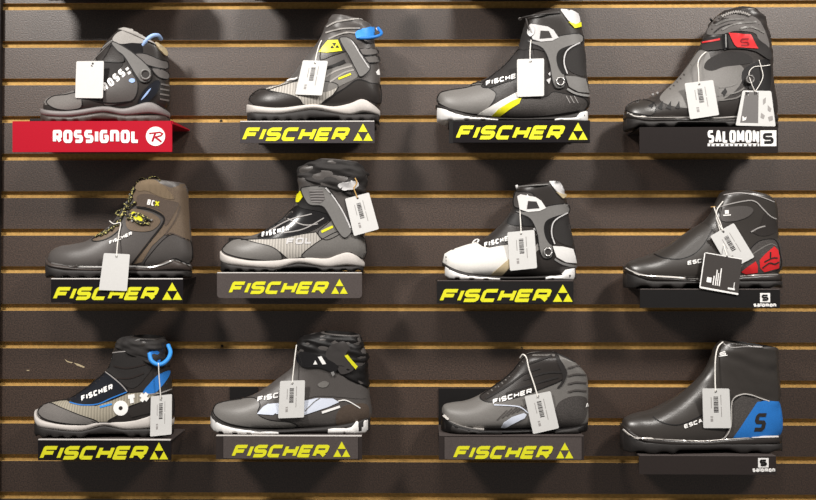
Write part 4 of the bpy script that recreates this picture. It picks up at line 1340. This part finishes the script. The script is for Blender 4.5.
b.line('white_logo_word', [(719, 356.4), (727.5, 355.2)], 0.9, 'white_print', 1.4)
b.line('vamp_seam', [(653, 417), (661, 422), (676, 425), (690, 421), (704, 414)], 1.0, 'black', 1.2)
b.text('ESCA', 684.5, 428.5, 703, 422, 3.8, 'white_print', 0.24, 0.15, 1.4)
b.line('sole_line', [(623.5, 429), (630, 434.5), (638, 438), (658, 439.2), (698, 441), (724, 439.6), (748, 438), (778, 437)], 0.9, 'chrome_line', 2.2)
b.finish()

# ------------------------------------------------------------------ price tags
bpy.context.view_layer.update()
TREES = []
dg = bpy.context.evaluated_depsgraph_get()
av, af = [], []
for o in SC.objects:
    if o.type == 'MESH' and o.name.split('.')[0] not in ('wall_back', 'trim_1'):
        off = len(av)
        mw = o.matrix_world
        av += [mw @ v.co for v in o.data.vertices]
        af += [[i + off for i in p.vertices] for p in o.data.polygons]
ALL = BVHTree.FromPolygons(av, af)


def front_of(px, py):
    loc, n, i, d = ALL.ray_cast(CAM, ray(px, py))
    return None if loc is None else -loc.y


def lerp(a, b, t):
    return a + (b - a) * t


def tag(label, quad, string, card='paper', code=True, smat='string', hole=(0.5, 0.05), name='price_tag', extra=None, e=None, group='price tags tied to the boots', rod=0.0011):
    (x0, y0), (x1, y1), (x2, y2), (x3, y3) = quad    # tl tr br bl

    def P(u, v):
        return (lerp(lerp(x0, x1, u), lerp(x3, x2, u), v), lerp(lerp(y0, y1, u), lerp(y3, y2, u), v))
    es = [front_of(*P(u / 8, v / 8)) for u in range(9) for v in range(9)]
    es = [q for q in es if q is not None]
    ec = (max(es) if es else 0.09) + 0.002 if e is None else e
    hx, hy = P(*hole)
    root = thing(name, at(hx, hy, ec), label, 'tag', group)
    th = 0.0008

    def W(u, v, d=0.0):
        x, y = P(u, v)
        return at(x, y, ec) + Vector((0, -d, 0))
    bm = bmesh.new()
    c = 0.03
    out = [(c, 0), (1 - c, 0), (1, c * .8), (1, 1 - c * .8), (1 - c, 1), (c, 1), (0, 1 - c * .8), (0, c * .8)]
    f = [bm.verts.new(W(u, v, th)) for u, v in out]
    k = [bm.verts.new(W(u, v)) for u, v in out]
    bm.faces.new(f)
    bm.faces.new(k[::-1])
    for i in range(8):
        bm.faces.new((f[i], f[(i + 1) % 8], k[(i + 1) % 8], k[i]))
    cd = link('card', mesh_bm(bm, 'card'), root, card)

    def rects(nm, rs, m_, d=0.0009):
        b_ = bmesh.new()
        for u0, v0, u1, v1 in rs:
            fr = [b_.verts.new(W(u, v, th + 0.0001)) for u, v in ((u0, v0), (u1, v0), (u1, v1), (u0, v1))]
            b_.faces.new(fr)
        return link(nm, mesh_bm(b_, nm), cd, m_)
    b_ = bmesh.new()
    cc = W(hole[0], hole[1] + 0.02, th + 0.00012)
    b_.faces.new([b_.verts.new(cc + Vector((math.cos(a) * .0021, 0, math.sin(a) * .0021))) for a in [2 * math.pi * i / 12 for i in range(12)]])
    link('punch_hole', mesh_bm(b_, 'punch_hole'), cd, 'ink')
    if code:
        rs = []
        v = 0.2
        rng = random.Random(int(x0 * 10))
        while v < 0.60:
            h = rng.choice((0.012, 0.02, 0.03))
            rs.append((0.40, v, 0.57, v + h))
            v += h + rng.choice((0.010, 0.014))
        rects('barcode', rs, 'ink')
        rects('small_print', [(0.66, 0.16, 0.685, 0.42), (0.66, 0.46, 0.685, 0.72), (0.30, 0.22, 0.325, 0.5), (0.27, 0.70, 0.36, 0.74), (0.27, 0.76, 0.36, 0.84)], 'grey_print')
    if extra:
        extra(rects, W, cd)
    for sp in (string if isinstance(string[0], list) else [string]):
        n = len(sp)
        pts = []
        f_end = front_of(*sp[-1][:2])
        for i, p in enumerate(sp):
            t = i / (n - 1)
            if len(p) == 3:
                ee = p[2]
            else:
                e1 = (f_end if f_end is not None else 0.06) + 0.0015
                ee = lerp(ec + th + 0.001, e1, t)
                q = front_of(p[0], p[1])
                if q is not None and i > 0:
                    ee = max(ee, q + 0.0015)
            pts.append(tuple(at(p[0], p[1], ee)))
        bm = bmesh.new()
        tube_bm(bm, spline(pts, 5) if n > 2 else pts, rod, 6)
        link('tie_string', mesh_bm(bm, 'tie_string'), root, smat, True)
    return root


tag('blank white tag over the lacing of the boot on the red shelf', [(76.5, 61.3), (104, 61), (103, 98.3), (75.3, 98)], [(92, 66), (91, 64), (95, 58), (103, 50), (110, 43), (113, 41)], code=False, hole=(0.6, 0.05), smat='fabric_grey')
tag('white barcode tag tied below the yellow strap badge', [(303, 60.3), (328, 61), (322, 95.5), (295.2, 94.5)], [(315, 63.5), (316.5, 55), (319, 46), (321.5, 40.5)])
tag('blank pale tag over the side of the skating boot with yellow stripe', [(517, 59.3), (544, 58.4), (544, 96), (517.2, 97)], [(530.2, 62), (530, 54), (530.3, 47), (531, 40)], code=False)
tag('white barcode tag hanging from the boot with red strap badge', [(684.5, 83.3), (713, 80), (719, 115), (690, 119.3)], [(699, 84.5), (698.5, 72), (698, 63), (700.5, 57), (706, 52)])


def folded(rects, W, cd):
    rects('grey_block', [(0.10, 0.04, 0.56, 0.92)], 'paper_grey')
    rects('white_corner', [(0.12, 0.02, 0.22, 0.14), (0.40, 0.02, 0.54, 0.12)], 'white_print', 0.0012)
    b_ = bmesh.new()
    for pl in ([(0.70, .25), (.80, .18), (.78, .34), (.70, .40)], [(.84, .40), (.94, .5), (.9, .6), (.83, .55)], [(.64, .62), (.74, .7), (.70, .8), (.62, .76)], [(.82, .74), (.95, .70), (.95, .82), (.85, .86)]):
        b_.faces.new([b_.verts.new(W(u, v, 0.0011)) for u, v in pl])
    link('printed_marks', mesh_bm(b_, 'printed_marks'), cd, 'grey_print')
    b_ = bmesh.new()
    for pl in ([(.13, .72), (.2, .78), (.25, .74), (.23, .84), (.15, .87)],):
        b_.faces.new([b_.verts.new(W(u, v, 0.0012)) for u, v in pl])
    link('star_mark', mesh_bm(b_, 'star_mark'), cd, 'white_print')


tag('folded grey and white booklet tag at the heel of the boot with red strap badge', [(742.5, 90.5), (771, 91), (775.5, 126.5), (735.5, 125.5)],
    [[(755, 92), (751, 82), (749, 73), (754, 67), (764, 66), (770, 65)], [(755, 92), (760, 84), (763, 76), (761, 67), (759, 60)]], code=False, name='hang_tag', extra=folded, smat='string', rod=0.0009)
tag('blank white tag hanging over the yellow lettering below the hiking boot', [(104, 253), (130, 254.3), (127, 291), (99, 290)], [(116.5, 257), (117.5, 244), (119, 233), (120.5, 223), (114, 224), (109.5, 221)], code=False)
tag('tilted white barcode tag at the heel of the boot with crumpled gaiter', [(345, 198.8), (369, 192.5), (379, 229), (354, 236)], [(357.5, 198), (355.5, 193), (354, 188), (357, 183), (355, 178)], smat='string_tan')
tag('white barcode tag on the side of the white-toed skating boot', [(507.3, 232.3), (534.3, 229.8), (537, 268), (510, 270.8)], [(521, 234), (520.8, 226), (520.3, 218), (520, 210)])
tag('tilted white barcode tag above the black card on the red-heeled boot', [(710.2, 236), (733.6, 223), (754.3, 257), (730, 270)], [[(723, 231), (720, 222), (716, 213), (714, 207)], [(723, 231), (717, 220), (717, 210), (723, 201.5)]])


def blackcard(rects, W, cd):
    rects('white_border', [(0.0, 0.0, 0.03, 1.0), (0.0, 0.95, 1.0, 1.0), (0.0, 0.0, 1, 0.025)], 'white_print')
    rects('white_square', [(0.16, 0.66, 0.28, 0.80)], 'white_print')
    rects('small_print', [(0.32, 0.60, 0.35, 0.85), (0.38, 0.42, 0.41, 0.85), (0.43, 0.50, 0.455, 0.85), (0.48, 0.36, 0.51, 0.85), (0.72, 0.84, 0.9, 0.89), (0.86, 0.68, 0.88, 0.84)], 'white_print')


tag('black card tag with white print in front of the red-heeled boot', [(704.3, 252), (742, 258.7), (738, 295), (699, 288)], [(727, 256), (724, 246), (722, 238), (717, 220)], card='paper_black', code=False, name='hang_tag', extra=blackcard, hole=(0.6, 0.0))
tag('narrow white barcode tag at the heel of the beige boot with blue loop', [(151, 396.5), (172, 394), (171.7, 434.3), (150.2, 436.5)], [(161, 400), (160, 388), (159, 375), (158.5, 363)])
tag('white barcode tag over the white side flash', [(280.2, 381), (305, 380.2), (304, 417.3), (278.2, 418.3)], [(292, 384), (293.5, 370), (295, 356), (296.5, 345)])
tag('tilted white barcode tag beside the short white side bar', [(524.5, 396.3), (550.5, 391), (559, 428), (533.2, 434)], [(538, 397.5), (534, 384), (529, 369), (526.5, 358), (523, 354.5), (520, 358)], rod=0.0014)
tag('white barcode tag beside the blue heel panel', [(702.2, 388.3), (729.2, 388.6), (731, 428), (703.3, 428)], [(715.5, 392), (715, 376), (715.5, 358), (718, 347), (723, 342)], rod=0.0014)
